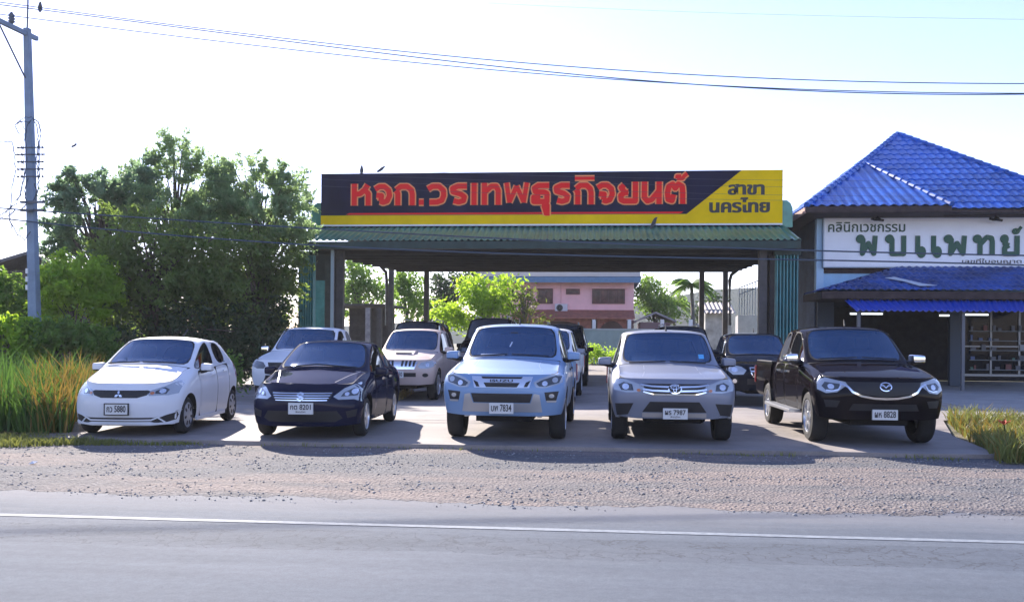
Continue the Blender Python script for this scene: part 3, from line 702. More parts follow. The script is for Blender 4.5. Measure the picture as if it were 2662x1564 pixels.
# small sheds right of it
def small_house(name, label, u0, u1, vt, ve, Y, rm, wm, depth=6, peak=.5):
    a_, b_ = at(u0, ve, Y), at(u1, ve, Y); c_ = at(u0 + (u1 - u0) * peak, vt, Y); ox = (a_.x + b_.x) / 2
    t = thing(name, label, 'house' if 'house' in name else 'shed', (ox, Y, 0))
    mb = MB(); mb.box((a_.x - ox + .5, .4, -.1), (b_.x - ox - .5, depth, a_.z)); mb.build('wall', wm, t)
    mb = MB(); mb.prism([(a_.x - ox, a_.z - .05), (c_.x - ox, c_.z - .12), (b_.x - ox, b_.z - .05), (b_.x - ox, b_.z + .12), (c_.x - ox, c_.z + .06), (a_.x - ox, a_.z + .12)], -.2, depth + .4); mb.build('roof', rm, t)
    mb = MB(); mb.box((-.5, .35, .0), (.5, .397, 2.0)); mb.build('door', M_wood, t)
    return t
small_house('small_shed', 'low shed with pale grey roof right of the pink house', 1562, 1665, 768, 792, 80, mat('pale_grey_roof', (.30, .29, .30), .7, var=.2), mat('mauve_wall', (.22, .15, .16), .8))
small_house('wooden_house', 'dark roofed wooden house behind the utility pole at the far left', -60, 175, 622, 664, 46, mat('dark_tile_roof', (.075, .08, .095), .7, var=.35, vscale=5), mat('dark_wood_wall', (.06, .05, .05), .8), 9, .56)
# dim lean-to behind the left of the lot
a_, b_ = at(832, 750, 56), at(948, 750, 56); t = thing('lean_to', 'dim timber lean-to with a pale post under the trees left of the lot', 'shed', ((a_.x + b_.x) / 2, 56, 0)); w_ = (b_.x - a_.x) / 2
mb = MB(); mb.prism([(-2, a_.z - .12), (-2, a_.z), (3, a_.z), (3, a_.z - .12)], -w_ - .4, w_ + .6, axis='x'); mb.build('roof', mat('dim_roof', (.06, .055, .055), .8, var=.3), t)
mb = MB(); mb.box((-w_, 2.6, 0), (w_, 2.7, a_.z - .125)); mb.build('back_wall', mat('dim_wall', (.045, .04, .042), .9, var=.3), t)
for u, m in ((906, mat('weathered_pale_post', (.30, .30, .32), .8, var=.3)), (934, M_post)): p = at(u, 800, 54.2); mb = MB(); mb.box((p.x - (a_.x + b_.x) / 2 - .14, -1.95, 0), (p.x - (a_.x + b_.x) / 2 + .14, -1.65, a_.z - .22)); mb.build('post', m, t)
# white wall with corrugated roof, and the white stair block with its railing
a_, b_ = at(1732, 772, 60), at(1800, 772, 60); t = thing('white_outhouse', 'stained white outhouse under a corrugated roof beyond the rear right post', 'shed', ((a_.x + b_.x) / 2, 60, 0)); w_ = (b_.x - a_.x) / 2
mb = MB(); mb.box((-w_ + .1, 0, 0), (w_, 4, a_.z + .3)); mb.build('wall', mat('stained_white', (.55, .55, .52), .85, col2=(.25, .25, .22), var=.3, vscale=1.2), t)
z1 = at(1750, 754, 60).z; mb = MB(); mb.add(*corr_sheet((-w_ - .2, -.6, a_.z), (w_ + .2, -.6, a_.z), (w_ + .2, 2, z1 + .3), (-w_ - .2, 2, z1 + .3), .26, .09, sub=8, thick=.02)); mb.build('roof', mat('fibre_cement', (.42, .37, .33), .8, var=.2), t)
a_, b_ = at(1816, 770, 50), at(1863, 770, 50); t = thing('stair_block', 'white stair block with thin steel railing behind the right shutter', 'stairs', ((a_.x + b_.x) / 2, 50, 0)); w_ = (b_.x - a_.x) / 2; ox = (a_.x + b_.x) / 2
mb = MB()
for k in range(8): mb.box((-w_ + k * .05, .4 * k, 0), (w_, .4 * k + .397, a_.z - .12 + .0 * k))
mb.build('steps', mat('white_block', (.66, .66, .66), .8, var=.1), t)
mb = MB(); A_ = [at(1820, 708, 50), at(1866, 690, 50)]; zr = a_.z - .12
for k in range(8):
    q = k / 7; x = (A_[0].x + (A_[1].x - A_[0].x) * q) - ox; zt_ = A_[0].z + (A_[1].z - A_[0].z) * q; mb.tube([(x, .06, zr), (x, .06, zt_)], .022, 6)
for dz in (0, -.35): mb.tube([(A_[0].x - ox, .06, A_[0].z + dz), (A_[1].x - ox, .06, A_[1].z + dz)], .028, 6)
mb.build('railing', mat('steel_rail', (.22, .27, .33), .5, .3), t)
# far hills
def hills(name, Y, pts, m):
    v = []; f = []
    for i, (u, dv) in enumerate(pts):
        p = at(u, dv, Y); v += [(p.x, Y, -5), (p.x, Y, p.z), (p.x, Y + 120, p.z * .6), (p.x, Y + 180, -5)]
        if i: f += [(4 * i - 4 + k, 4 * i + k, 4 * i + k + 1, 4 * i - 3 + k) for k in range(3)]
    me = bpy.data.meshes.new(name); me.from_pydata(v, [], f); o = link(name, me, None, [m]); o['kind'] = 'structure'
hills('hills', 620, [(-400, 835), (0, 825), (400, 820), (900, 800), (1300, 770), (1600, 742), (1700, 722), (1760, 712), (1850, 708), (1950, 720), (2200, 760), (2600, 790), (3000, 830)], mat('wooded_hill', (.05, .085, .05), 1.0, var=.3, vscale=.02, spec=0))

# hazy morning air
M_haze = bpy.data.materials.new('haze'); M_haze.use_nodes = True
t_ = M_haze.node_tree; t_.nodes.remove(t_.nodes['Principled BSDF']); pv = t_.nodes.new('ShaderNodeVolumePrincipled')
pv.inputs['Color'].default_value = (.86, .90, .96, 1); pv.inputs['Density'].default_value = HAZE; pv.inputs['Anisotropy'].default_value = .35
t_.links.new(pv.outputs[0], t_.nodes['Material Output'].inputs['Volume'])
mb = MB(); mb.box((-950, -160, -6), (950, 950, 46)); o = mb.build('haze', M_haze); o['kind'] = 'stuff'
# ================================================================== vehicles
# local frame of every vehicle: x sideways, y backwards from the front bumper, z up
M_rub = mat('tyre_rubber', (.018, .018, .019), .85, var=.3, vscale=6)
M_alloy = mat('alloy', (.55, .56, .58), .3, .85)
M_hub = mat('hub_plastic', (.42, .43, .46), .4, .4)
M_chrome = mat('chrome', (.80, .81, .83), .1, 1.0)
M_blk = mat('black_plastic', (.016, .016, .018), .55)
M_gap = mat('panel_gap', (.010, .010, .011), .8)
M_wdark = mat('wheel_well', (.010, .010, .011), .95)
M_tint = mat('tinted_glass', (.085, .165, .30), .05, .6, spec=.6)
M_stint = mat('dark_side_glass', (.008, .009, .012), .04, spec=.5)
M_lens = mat('lamp_lens', (.42, .46, .50), .1, .35, coat=1.0)
M_lensd = mat('lamp_inner_dark', (.06, .07, .08), .15, .2, coat=1.0)
M_bulb = mat('lamp_reflector', (.85, .87, .9), .12, .9, coat=1.0)
M_amber = mat('amber_lens', (.5, .17, .06), .2, coat=1.0)
M_tail = mat('red_lens', (.35, .02, .02), .2, coat=1.0)
M_plate = mat('plate_white', (.62, .64, .64), .45)
M_ptxt = mat('plate_text', (.03, .03, .035), .6)
M_silv = mat('silver_trim', (.46, .47, .49), .35, .6)
def paint(name, col, metal=.0, rough=.5, coat=.35, spec=.12): return mat(name, col, rough, metal, spec=spec, coat=coat, coatr=.035, var=.05, vscale=.8)
P_white = paint('white_car_paint', (.70, .73, .77))
P_navy = paint('navy_car_paint', (.012, .014, .036), 0, .5, .34, 0)
P_lblue = paint('pale_blue_car_paint', (.205, .325, .52), .25)
P_silver = paint('silver_car_paint', (.222, .245, .305), .35)
P_brown = paint('dark_brown_car_paint', (.011, .009, .011), 0, .5, .32, 0)
P_tan = paint('champagne_car_paint', (.52, .42, .38), .2)
P_black = paint('black_car_paint', (.008, .011, .02), 0, .5, .32, 0)
P_dark = paint('dark_car_paint', (.010, .008, .010), 0, .5, .15, 0)

def see_through(m, tint, k):
    t = m.node_tree; tr = t.nodes.new('ShaderNodeBsdfTransparent'); tr.inputs[0].default_value = (*tint, 1); mx = t.nodes.new('ShaderNodeMixShader'); mx.inputs[0].default_value = k
    t.links.new(t.nodes['Principled BSDF'].outputs[0], mx.inputs[1]); t.links.new(tr.outputs[0], mx.inputs[2]); t.links.new(mx.outputs[0], t.nodes['Material Output'].inputs[0])
see_through(M_tint, (.45, .55, .65), .42)
M_seat = mat('seat_fabric', (.05, .05, .055), .9, var=.3); M_dash = mat('dashboard_plastic', (.035, .035, .04), .6)
def cabin(root, spec, sc):
    """dashboard, steering wheel and two front seats behind the windscreen"""
    rows = spec['rows']; yc, zc = rows[3][8][1] * sc[1], rows[3][5][2] * sc[2]; yh = rows[4][8][1] * sc[1]; zr = rows[4][8][2] * sc[2]
    w = rows[3][6][0] * sc[0] - .10
    mb = MB(); mb.prism([(yc + .18, zc - .16), (yc + .18, zc - .04), (yc + .55, zc - .02), (yc + .70, zc - .07), (yc + .72, zc - .3), (yc + .5, zc - .35)], -w, w, axis='x'); mb.build('dashboard', M_dash, root, bevel=.02)
    ys = yh + .38; zs = zc - .42
    for sg in (-1, 1):
        mb = MB(); mb.prism([(ys - .5, zs), (ys - .5, zs + .14), (ys - .05, zs + .12), (ys + .02, zr - .42), (ys + .10, zr - .36), (ys + .20, zr - .40), (ys + .14, zs)], sg * .36 - .23, sg * .36 + .23, axis='x')
        se = mb.build('seat', M_seat, root, bevel=.05)
        mb = MB(); mb.box((sg * .36 - .12, ys + .06, zr - .36), (sg * .36 + .12, ys + .16, zr - .16)); mb.build('headrest', M_seat, se, bevel=.035)
    mb = MB(); c = Vector((.36, yc + .80, zc - .02)); ring_ = [c + Vector((.18 * math.cos(a), .07 * math.sin(a), .17 * math.sin(a))) for a in [2 * PI * k / 20 for k in range(21)]]; mb.tube(ring_, .017, 6); mb.tube([c + Vector((-.17, 0, 0)), c + Vector((.17, 0, 0))], .02, 6); mb.tube([c, c + Vector((0, -.2, -.12))], .03, 6); mb.build('steering_wheel', M_dash, root)
def mk_rows(tbl): return tbl
PICK = dict(
 rows=[
 [(0, .12, .40), (.55, .13, .40), (.87, .30, .42), (.925, .29, .66), (.935, .34, .90), (.92, .46, .99), (.82, .36, 1.035), (.47, .15, 1.03), (0, .10, 1.035)],
 [(0, .50, .38), (.5, .50, .38), (.89, .55, .43), (.935, .58, .68), (.945, .64, .92), (.90, .74, 1.06), (.80, .68, 1.115), (.45, .52, 1.12), (0, .46, 1.125)],
 [(0, 1.3, .36), (.5, 1.3, .36), (.88, 1.3, .42), (.925, 1.3, .68), (.94, 1.3, .95), (.90, 1.25, 1.12), (.80, 1.18, 1.185), (.45, 1.08, 1.205), (0, 1.02, 1.21)],
 [(0, 1.55, .36), (.5, 1.55, .36), (.88, 1.55, .42), (.92, 1.55, .68), (.93, 1.55, .97), (.895, 1.52, 1.155), (.80, 1.46, 1.215), (.48, 1.29, 1.25), (0, 1.22, 1.26)],
 [(0, 2.15, .36), (.5, 2.15, .36), (.88, 2.15, .42), (.92, 2.15, .68), (.93, 2.15, .98), (.885, 2.18, 1.175), (.70, 2.17, 1.765), (.46, 2.06, 1.805), (0, 2.00, 1.815)],
 [(0, 2.62, .36), (.5, 2.62, .36), (.88, 2.62, .42), (.92, 2.62, .68), (.93, 2.62, .99), (.88, 2.63, 1.185), (.705, 2.62, 1.785), (.46, 2.60, 1.835), (0, 2.58, 1.845)],
 [(0, 2.74, .36), (.5, 2.74, .36), (.88, 2.74, .42), (.92, 2.74, .68), (.93, 2.74, .99), (.88, 2.74, 1.185), (.705, 2.74, 1.785), (.46, 2.74, 1.835), (0, 2.74, 1.845)],
 [(0, 3.35, .36), (.5, 3.35, .36), (.88, 3.35, .42), (.92, 3.35, .68), (.93, 3.35, .99), (.875, 3.36, 1.19), (.69, 3.30, 1.76), (.46, 3.30, 1.815), (0, 3.30, 1.825)],
 [(0, 3.62, .36), (.5, 3.62, .36), (.87, 3.62, .42), (.91, 3.62, .68), (.92, 3.62, .99), (.86, 3.60, 1.19), (.66, 3.48, 1.70), (.46, 3.48, 1.76), (0, 3.48, 1.77)],
 [(0, 3.68, .36), (.5, 3.68, .36), (.85, 3.68, .43), (.89, 3.68, .68), (.90, 3.68, .99), (.84, 3.66, 1.18), (.64, 3.53, 1.68), (.45, 3.53, 1.735), (0, 3.53, 1.745)]],
 nose=[[(.56, .055, .66), (0, .02, .66)], [(.56, .05, .85), (0, .01, .85)], [(.52, .10, .975), (0, .05, .98)]],
 tail=[[(.5, 3.68, .68), (0, 3.68, .68)], [(.5, 3.68, .99), (0, 3.68, .99)], [(.45, 3.65, 1.19), (0, 3.65, 1.19)]],
 ws=(3, 4), fw=[(3, 4), (4, 5)], rw=[(6, 7)], hood=(0, 3), doors=[(3, 5), (5, 7)], rearwin='tail', axles=(.92, 4.08), r=.385, tw=.25, track=.79, W=.945, bed=True, L=5.28)
HATCH = dict(
 rows=[
 [(0, .09, .17), (.45, .11, .17), (.75, .34, .19), (.80, .36, .42), (.815, .42, .62), (.79, .56, .76), (.66, .44, .835), (.4, .17, .82), (0, .11, .82)],
 [(0, .5, .2), (.45, .5, .2), (.80, .5, .21), (.835, .55, .45), (.845, .62, .68), (.80, .78, .86), (.67, .70, .915), (.4, .50, .925), (0, .44, .93)],
 [(0, 1.05, .2), (.45, 1.05, .2), (.80, 1.05, .21), (.835, 1.05, .45), (.845, 1.05, .74), (.795, 1.04, .945), (.67, .96, 1.0), (.4, .84, 1.03), (0, .78, 1.04)],
 [(0, 1.28, .2), (.45, 1.28, .2), (.80, 1.28, .21), (.835, 1.28, .45), (.84, 1.28, .77), (.79, 1.26, .98), (.725, 1.14, 1.03), (.42, 1.0, 1.085), (0, .94, 1.10)],
 [(0, 1.85, .2), (.45, 1.85, .2), (.80, 1.85, .21), (.83, 1.85, .45), (.84, 1.85, .78), (.78, 1.86, 1.01), (.61, 1.92, 1.475), (.38, 1.80, 1.515), (0, 1.74, 1.53)],
 [(0, 2.25, .2), (.45, 2.25, .2), (.80, 2.25, .21), (.83, 2.25, .46), (.84, 2.25, .80), (.775, 2.26, 1.03), (.615, 2.22, 1.485), (.38, 2.22, 1.53), (0, 2.22, 1.545)],
 [(0, 2.36, .2), (.45, 2.36, .2), (.80, 2.36, .21), (.83, 2.36, .46), (.84, 2.36, .80), (.775, 2.36, 1.035), (.615, 2.32, 1.485), (.38, 2.32, 1.53), (0, 2.32, 1.545)],
 [(0, 2.95, .22), (.45, 2.95, .22), (.80, 2.95, .22), (.83, 2.95, .48), (.84, 2.95, .83), (.765, 2.98, 1.075), (.60, 2.92, 1.45), (.38, 2.92, 1.50), (0, 2.92, 1.515)],
 [(0, 3.40, .26), (.45, 3.40, .26), (.79, 3.40, .27), (.82, 3.40, .52), (.83, 3.40, .86), (.75, 3.42, 1.08), (.57, 3.28, 1.395), (.38, 3.36, 1.46), (0, 3.38, 1.475)],
 [(0, 3.72, .30), (.45, 3.70, .30), (.74, 3.58, .31), (.78, 3.58, .55), (.79, 3.58, .86), (.72, 3.55, 1.07), (.51, 3.38, 1.34), (.37, 3.42, 1.43), (0, 3.44, 1.445)]],
 nose=[[(.45, .03, .40), (0, .0, .40)], [(.45, .03, .60), (0, .0, .60)], [(.43, .10, .755), (0, .05, .76)]],
 tail=[[(.45, 3.74, .55), (0, 3.77, .55)], [(.45, 3.72, .86), (0, 3.75, .86)], [(.45, 3.62, 1.07), (0, 3.65, 1.07)]],
 ws=(3, 4), fw=[(3, 4), (4, 5)], rw=[(6, 7)], hood=(0, 3), doors=[(3, 5), (5, 7)], rearwin='tail', axles=(.78, 3.23), r=.295, tw=.18, track=.715, W=.845, bed=False, L=3.8)
SEDAN = dict(
 rows=[
 [(0, .10, .20), (.48, .12, .20), (.77, .36, .22), (.83, .37, .45), (.845, .44, .64), (.82, .60, .77), (.70, .44, .835), (.42, .18, .835), (0, .12, .84)],
 [(0, .5, .2), (.48, .5, .2), (.83, .54, .22), (.865, .58, .46), (.875, .66, .68), (.83, .84, .85), (.71, .74, .905), (.42, .54, .92), (0, .48, .925)],
 [(0, 1.2, .2), (.48, 1.2, .2), (.83, 1.2, .22), (.865, 1.2, .46), (.875, 1.2, .72), (.83, 1.18, .915), (.72, 1.10, .97), (.42, .98, 1.0), (0, .92, 1.01)],
 [(0, 1.45, .2), (.48, 1.45, .2), (.83, 1.45, .22), (.865, 1.45, .46), (.875, 1.45, .74), (.825, 1.43, .945), (.77, 1.32, .995), (.44, 1.16, 1.05), (0, 1.10, 1.065)],
 [(0, 2.1, .2), (.48, 2.1, .2), (.83, 2.1, .22), (.865, 2.1, .46), (.875, 2.1, .76), (.815, 2.12, .97), (.625, 2.14, 1.445), (.40, 2.02, 1.485), (0, 1.96, 1.50)],
 [(0, 2.6, .2), (.48, 2.6, .2), (.83, 2.6, .22), (.865, 2.6, .46), (.875, 2.6, .77), (.81, 2.61, .985), (.635, 2.56, 1.455), (.40, 2.56, 1.50), (0, 2.56, 1.515)],
 [(0, 2.7, .2), (.48, 2.7, .2), (.83, 2.7, .22), (.865, 2.7, .46), (.875, 2.7, .77), (.81, 2.7, .985), (.635, 2.66, 1.45), (.40, 2.66, 1.495), (0, 2.66, 1.51)],
 [(0, 3.35, .2), (.48, 3.35, .2), (.83, 3.35, .22), (.865, 3.35, .46), (.875, 3.35, .78), (.80, 3.40, 1.0), (.61, 3.22, 1.405), (.40, 3.18, 1.45), (0, 3.16, 1.465)],
 [(0, 3.95, .22), (.48, 3.95, .22), (.82, 3.95, .24), (.86, 3.95, .48), (.865, 3.95, .80), (.78, 3.98, .99), (.64, 3.92, 1.045), (.42, 3.84, 1.08), (0, 3.82, 1.09)],
 [(0, 4.35, .28), (.48, 4.33, .28), (.77, 4.25, .29), (.82, 4.26, .52), (.825, 4.26, .82), (.75, 4.28, .98), (.64, 4.32, 1.04), (.42, 4.36, 1.06), (0, 4.38, 1.065)]],
 nose=[[(.48, .03, .42), (0, .0, .42)], [(.48, .03, .62), (0, .0, .62)], [(.45, .10, .77), (0, .05, .775)]],
 tail=[[(.48, 4.42, .52), (0, 4.45, .52)], [(.48, 4.43, .82), (0, 4.46, .82)], [(.45, 4.41, .98), (0, 4.44, .985)]],
 ws=(3, 4), fw=[(3, 4), (4, 5)], rw=[(6, 7)], hood=(0, 3), doors=[(3, 5), (5, 7)], rearwin=(7, 8), axles=(.88, 3.53), r=.31, tw=.19, track=.745, W=.875, bed=False, L=4.49)
SUV = dict(PICK)
SUV['rows'] = [list(r) for r in PICK['rows'][:8]] + [
 [(x, 4.0, z) for (x, y, z) in PICK['rows'][7]], [(x, 4.15, z) for (x, y, z) in PICK['rows'][7]],
 [(0, 4.6, .40), (.5, 4.6, .40), (.86, 4.55, .45), (.90, 4.55, .68), (.91, 4.55, .99), (.86, 4.52, 1.19), (.66, 4.30, 1.71), (.45, 4.32, 1.785), (0, 4.34, 1.80)],
 [(0, 4.72, .42), (.5, 4.72, .42), (.82, 4.68, .46), (.86, 4.68, .70), (.87, 4.68, .99), (.83, 4.64, 1.18), (.63, 4.42, 1.68), (.45, 4.44, 1.745), (0, 4.45, 1.76)]]
SUV['tail'] = [[(.5, 4.74, .70), (0, 4.74, .70)], [(.5, 4.72, .99), (0, 4.72, .99)], [(.45, 4.66, 1.19), (0, 4.66, 1.19)]]
SUV.update(bed=False, L=4.75, axles=(.92, 3.72), rw=[(6, 7), (8, 9)])

SLOTS = ['body', 'hood', 'front_door', 'rear_door', 'windshield', 'front_side_window', 'rear_side_window', 'rear_window', 'g_hood', 'g_fd', 'g_rd', 'g_ws', 'g_fw', 'g_rw', 'g_bw', 'well']
SI = {n: i for i, n in enumerate(SLOTS)}
def eval_mesh(o):
    dg = bpy.context.evaluated_depsgraph_get(); dg.update()
    return bpy.data.meshes.new_from_object(o.evaluated_get(dg))
def car_shell(spec, sc=(1, 1, 1), sub=2, arch=True, edit=None):
    """subdivided closed shell; faces keep their part slot in material_index"""
    rows = [[tuple(p) for p in r] for r in spec['rows']]
    bm = bmesh.new(); n = len(rows); ce = bm.edges.layers.float.new('crease_edge'); cv = bm.verts.layers.float.new('crease_vert')
    def V(p): return bm.verts.new((p[0] * sc[0], p[1] * sc[1], p[2] * sc[2]))
    Rr = [[V(p) for p in r] for r in rows]; Lr = [[(Rr[i][j] if j in (0, 8) else V((-rows[i][j][0], rows[i][j][1], rows[i][j][2]))) for j in range(9)] for i in range(n)]
    side = {}
    def face(vs, slot):
        f = bm.faces.new(vs); f.material_index = SI[slot]; f.smooth = True; return f
    ws, hood = spec['ws'], spec['hood']
    def slot_of(i, j):
        if j in (6, 7):
            if i == ws[0]: return 'windshield'
            if hood[0] <= i < hood[1]: return 'hood'
            if spec['rearwin'] != 'tail' and spec['rearwin'] and i == spec['rearwin'][0]: return 'rear_window'
        if j == 5:
            if (i, i + 1) in spec['fw']: return 'front_side_window'
            if (i, i + 1) in spec['rw']: return 'rear_side_window'
        if j in (2, 3, 4):
            if spec['doors'][0][0] <= i < spec['doors'][0][1]: return 'front_door'
            if spec['doors'][1][0] <= i < spec['doors'][1][1]: return 'rear_door'
        return 'body'
    for i in range(n - 1):
        for j in range(8):
            s_ = slot_of(i, j)
            face((Rr[i][j], Rr[i + 1][j], Rr[i + 1][j + 1], Rr[i][j + 1]), s_)
            face((Lr[i][j + 1], Lr[i + 1][j + 1], Lr[i + 1][j], Lr[i][j]), s_)
    for row, cap, flip, nm in ((0, spec['nose'], False, 'n'), (n - 1, spec['tail'], True, 't')):
        for sgn, RR in ((1, Rr), (-1, Lr)):
            r = RR[row]; mid = [r[1]] + [V((sgn * c[0][0], c[0][1], c[0][2])) for c in cap] + [r[7]]
            if sgn > 0: cen = [r[0]] + [V((0, c[1][1], c[1][2])) for c in cap] + [r[8]]
            cor = [r[2], r[3], r[4], r[5], r[6]]
            for k in range(4):
                for a, b in ((cor, mid), (mid, cen)):
                    q = (a[k], a[k + 1], b[k + 1], b[k])
                    if (sgn > 0) == flip: q = tuple(reversed(q))
                    s_ = 'rear_window' if (nm == 't' and k == 3 and spec['rearwin'] == 'tail') else 'body'
                    face(q, s_)
    bmesh.ops.recalc_face_normals(bm, faces=bm.faces)
    def crease(a, b, k):
        e = bm.edges.get((a, b))
        if e: e[ce] = max(e[ce], k)
    for RR in (Rr, Lr):
        for i in range(n - 1):
            crease(RR[i][2], RR[i + 1][2], .75); crease(RR[i][1], RR[i + 1][1], .5)
            crease(RR[i][5], RR[i + 1][5], .25); crease(RR[i][6], RR[i + 1][6], .38)
        for j in range(8):
            if j in (0, 1): crease(RR[0][j], RR[0][j + 1], .8); crease(RR[-1][j], RR[-1][j + 1], .8)
            if j in (6, 7): crease(RR[0][j], RR[0][j + 1], spec.get('hoodlip', .45)); crease(RR[ws[0]][j], RR[ws[0]][j + 1], .6)
            if 2 <= j <= 5: crease(RR[0][j], RR[0][j + 1], spec.get('corner', .35)); crease(RR[-1][j], RR[-1][j + 1], .4)
    def inset(slot, th, gslot, gth, sidewise=False):
        fs = [f for f in bm.faces if f.material_index == SI[slot]]
        groups = [[f for f in fs if f.calc_center_median().x > 0], [f for f in fs if f.calc_center_median().x < 0]] if sidewise else [fs]
        for g in groups:
            if not g: continue
            if th:
                r = bmesh.ops.inset_region(bm, faces=g, thickness=th, depth=0, use_even_offset=True, use_boundary=True)
                for f in r['faces']: f.material_index = SI['body']; f.smooth = True
            if gth:
                r = bmesh.ops.inset_region(bm, faces=g, thickness=gth, depth=-.004, use_even_offset=True, use_boundary=True)
                for f in r['faces']: f.material_index = SI[gslot]; f.smooth = True
    inset('windshield', spec.get('pillar', .05), 'g_ws', .012)
    inset('front_side_window', .035, 'g_fw', .012, True)
    inset('rear_side_window', .03, 'g_rw', .012, True)
    inset('rear_window', .05, 'g_bw', .018)
    inset('hood', 0, 'g_hood', .007); inset('front_door', 0, 'g_fd', .007, True); inset('rear_door', 0, 'g_rd', .007, True)
    if edit: edit(bm)
    gaps = {SI[k] for k in SLOTS if k.startswith('g_')}
    bd = {}
    for e in bm.edges:
        if len(e.link_faces) == 2:
            a, b = e.link_faces[0].material_index, e.link_faces[1].material_index
            if a != b and (a in gaps or b in gaps):
                e[ce] = 1.0
                for v in e.verts: bd.setdefault(v, []).append(e)
    for v, es in bd.items():
        if len(es) == 2:
            d = [(e.other_vert(v).co - v.co).normalized() for e in es]
            if d[0].dot(d[1]) > -.82: v[cv] = .62
        elif len(es) > 2: v[cv] = 1.0
    me = bpy.data.meshes.new('shell'); bm.to_mesh(me); bm.free()
    for s_ in SLOTS: me.materials.append(_mats['panel_gap'])
    o = bpy.data.objects.new('shell', me); COL.objects.link(o)
    md = o.modifiers.new('s', 'SUBSURF'); md.levels = sub; md.render_levels = sub
    cut = None
    if arch:
        cb = MB()
        for ay in spec['axles']:
            for sg in (-1, 1):
                r_ = spec['r'] + .055
                prof = [(r_ * sc[1] * math.cos(2 * PI * k / 40) + ay * sc[1], r_ * math.sin(2 * PI * k / 40) + spec['r']) for k in range(40)]
                x0, x1 = sg * (spec['W'] - .30) * sc[0], sg * 1.3
                cb.prism([p if sg > 0 else p for p in prof], min(x0, x1), max(x0, x1), axis='x')
        cut = cb.build('cut', M_wdark)
        cut.data.materials.clear()
        for s_ in SLOTS: cut.data.materials.append(_mats['panel_gap'])
        cut.data.polygons.foreach_set('material_index', [SI['well']] * len(cut.data.polygons))
        b = o.modifiers.new('b', 'BOOLEAN'); b.operation = 'DIFFERENCE'; b.object = cut; b.solver = 'EXACT'
    m2 = eval_mesh(o)
    bpy.data.objects.remove(o); bpy.data.meshes.remove(me)
    if cut: cm = cut.data; bpy.data.objects.remove(cut); bpy.data.meshes.remove(cm)
    bm = bmesh.new(); bm.from_mesh(m2); bpy.data.meshes.remove(m2)
    return bm
PARTS = [('body', ('body', 'well')), ('hood', ('hood', 'g_hood')), ('front_door', ('front_door', 'g_fd')), ('rear_door', ('rear_door', 'g_rd')),
         ('windshield', ('windshield', 'g_ws')), ('front_side_window', ('front_side_window', 'g_fw')), ('rear_side_window', ('rear_side_window', 'g_rw')), ('rear_window', ('rear_window', 'g_bw'))]
def split_shell(bm, root, pm, glass=None):
    """one mesh per part; doors and side windows one per side"""
    mm = {'body': pm, 'well': M_wdark, 'hood': pm, 'front_door': pm, 'rear_door': pm, 'windshield': glass or M_tint, 'front_side_window': M_stint, 'rear_side_window': M_stint, 'rear_window': M_stint}
    out = {}
    for nm, slots in PARTS:
        sides = (1, -1) if nm not in ('body', 'hood', 'windshield', 'rear_window') else (0,)
        for sd in sides:
            fs = [f for f in bm.faces if SLOTS[f.material_index] in slots and (sd == 0 or f.calc_center_median().x * sd > 0)]
            if not fs: continue
            vi = {}; vs = []; ff = []; mi = []; ms = [mm[slots[0]], M_gap if slots[1] != 'well' else M_wdark]
            for f in fs:
                q = []
                for v in f.verts:
                    if v.index not in vi: vi[v.index] = len(vs); vs.append(v.co.copy())
                    q.append(vi[v.index])
                ff.append(q); mi.append(slots.index(SLOTS[f.material_index]))
            me = bpy.data.meshes.new(nm); me.from_pydata(vs, [], ff)
            for m in ms: me.materials.append(m)
            me.polygons.foreach_set('material_index', mi); me.polygons.foreach_set('use_smooth', [True] * len(ff))
            me.set_sharp_from_angle(angle=R(38)); me.update()
            pn = {'front_door': 'door', 'rear_door': 'door', 'front_side_window': 'side_window', 'rear_side_window': 'side_window'}.get(nm, nm)
            o = link(pn, me, root)
            out[(nm, sd)] = o
    # windows belong to their doors
    for nm, dn in (('front_side_window', 'front_door'), ('rear_side_window', 'rear_door')):
        for sd in (1, -1):
            if (nm, sd) in out and (dn, sd) in out: out[(nm, sd)].parent = out[(dn, sd)]
    return out
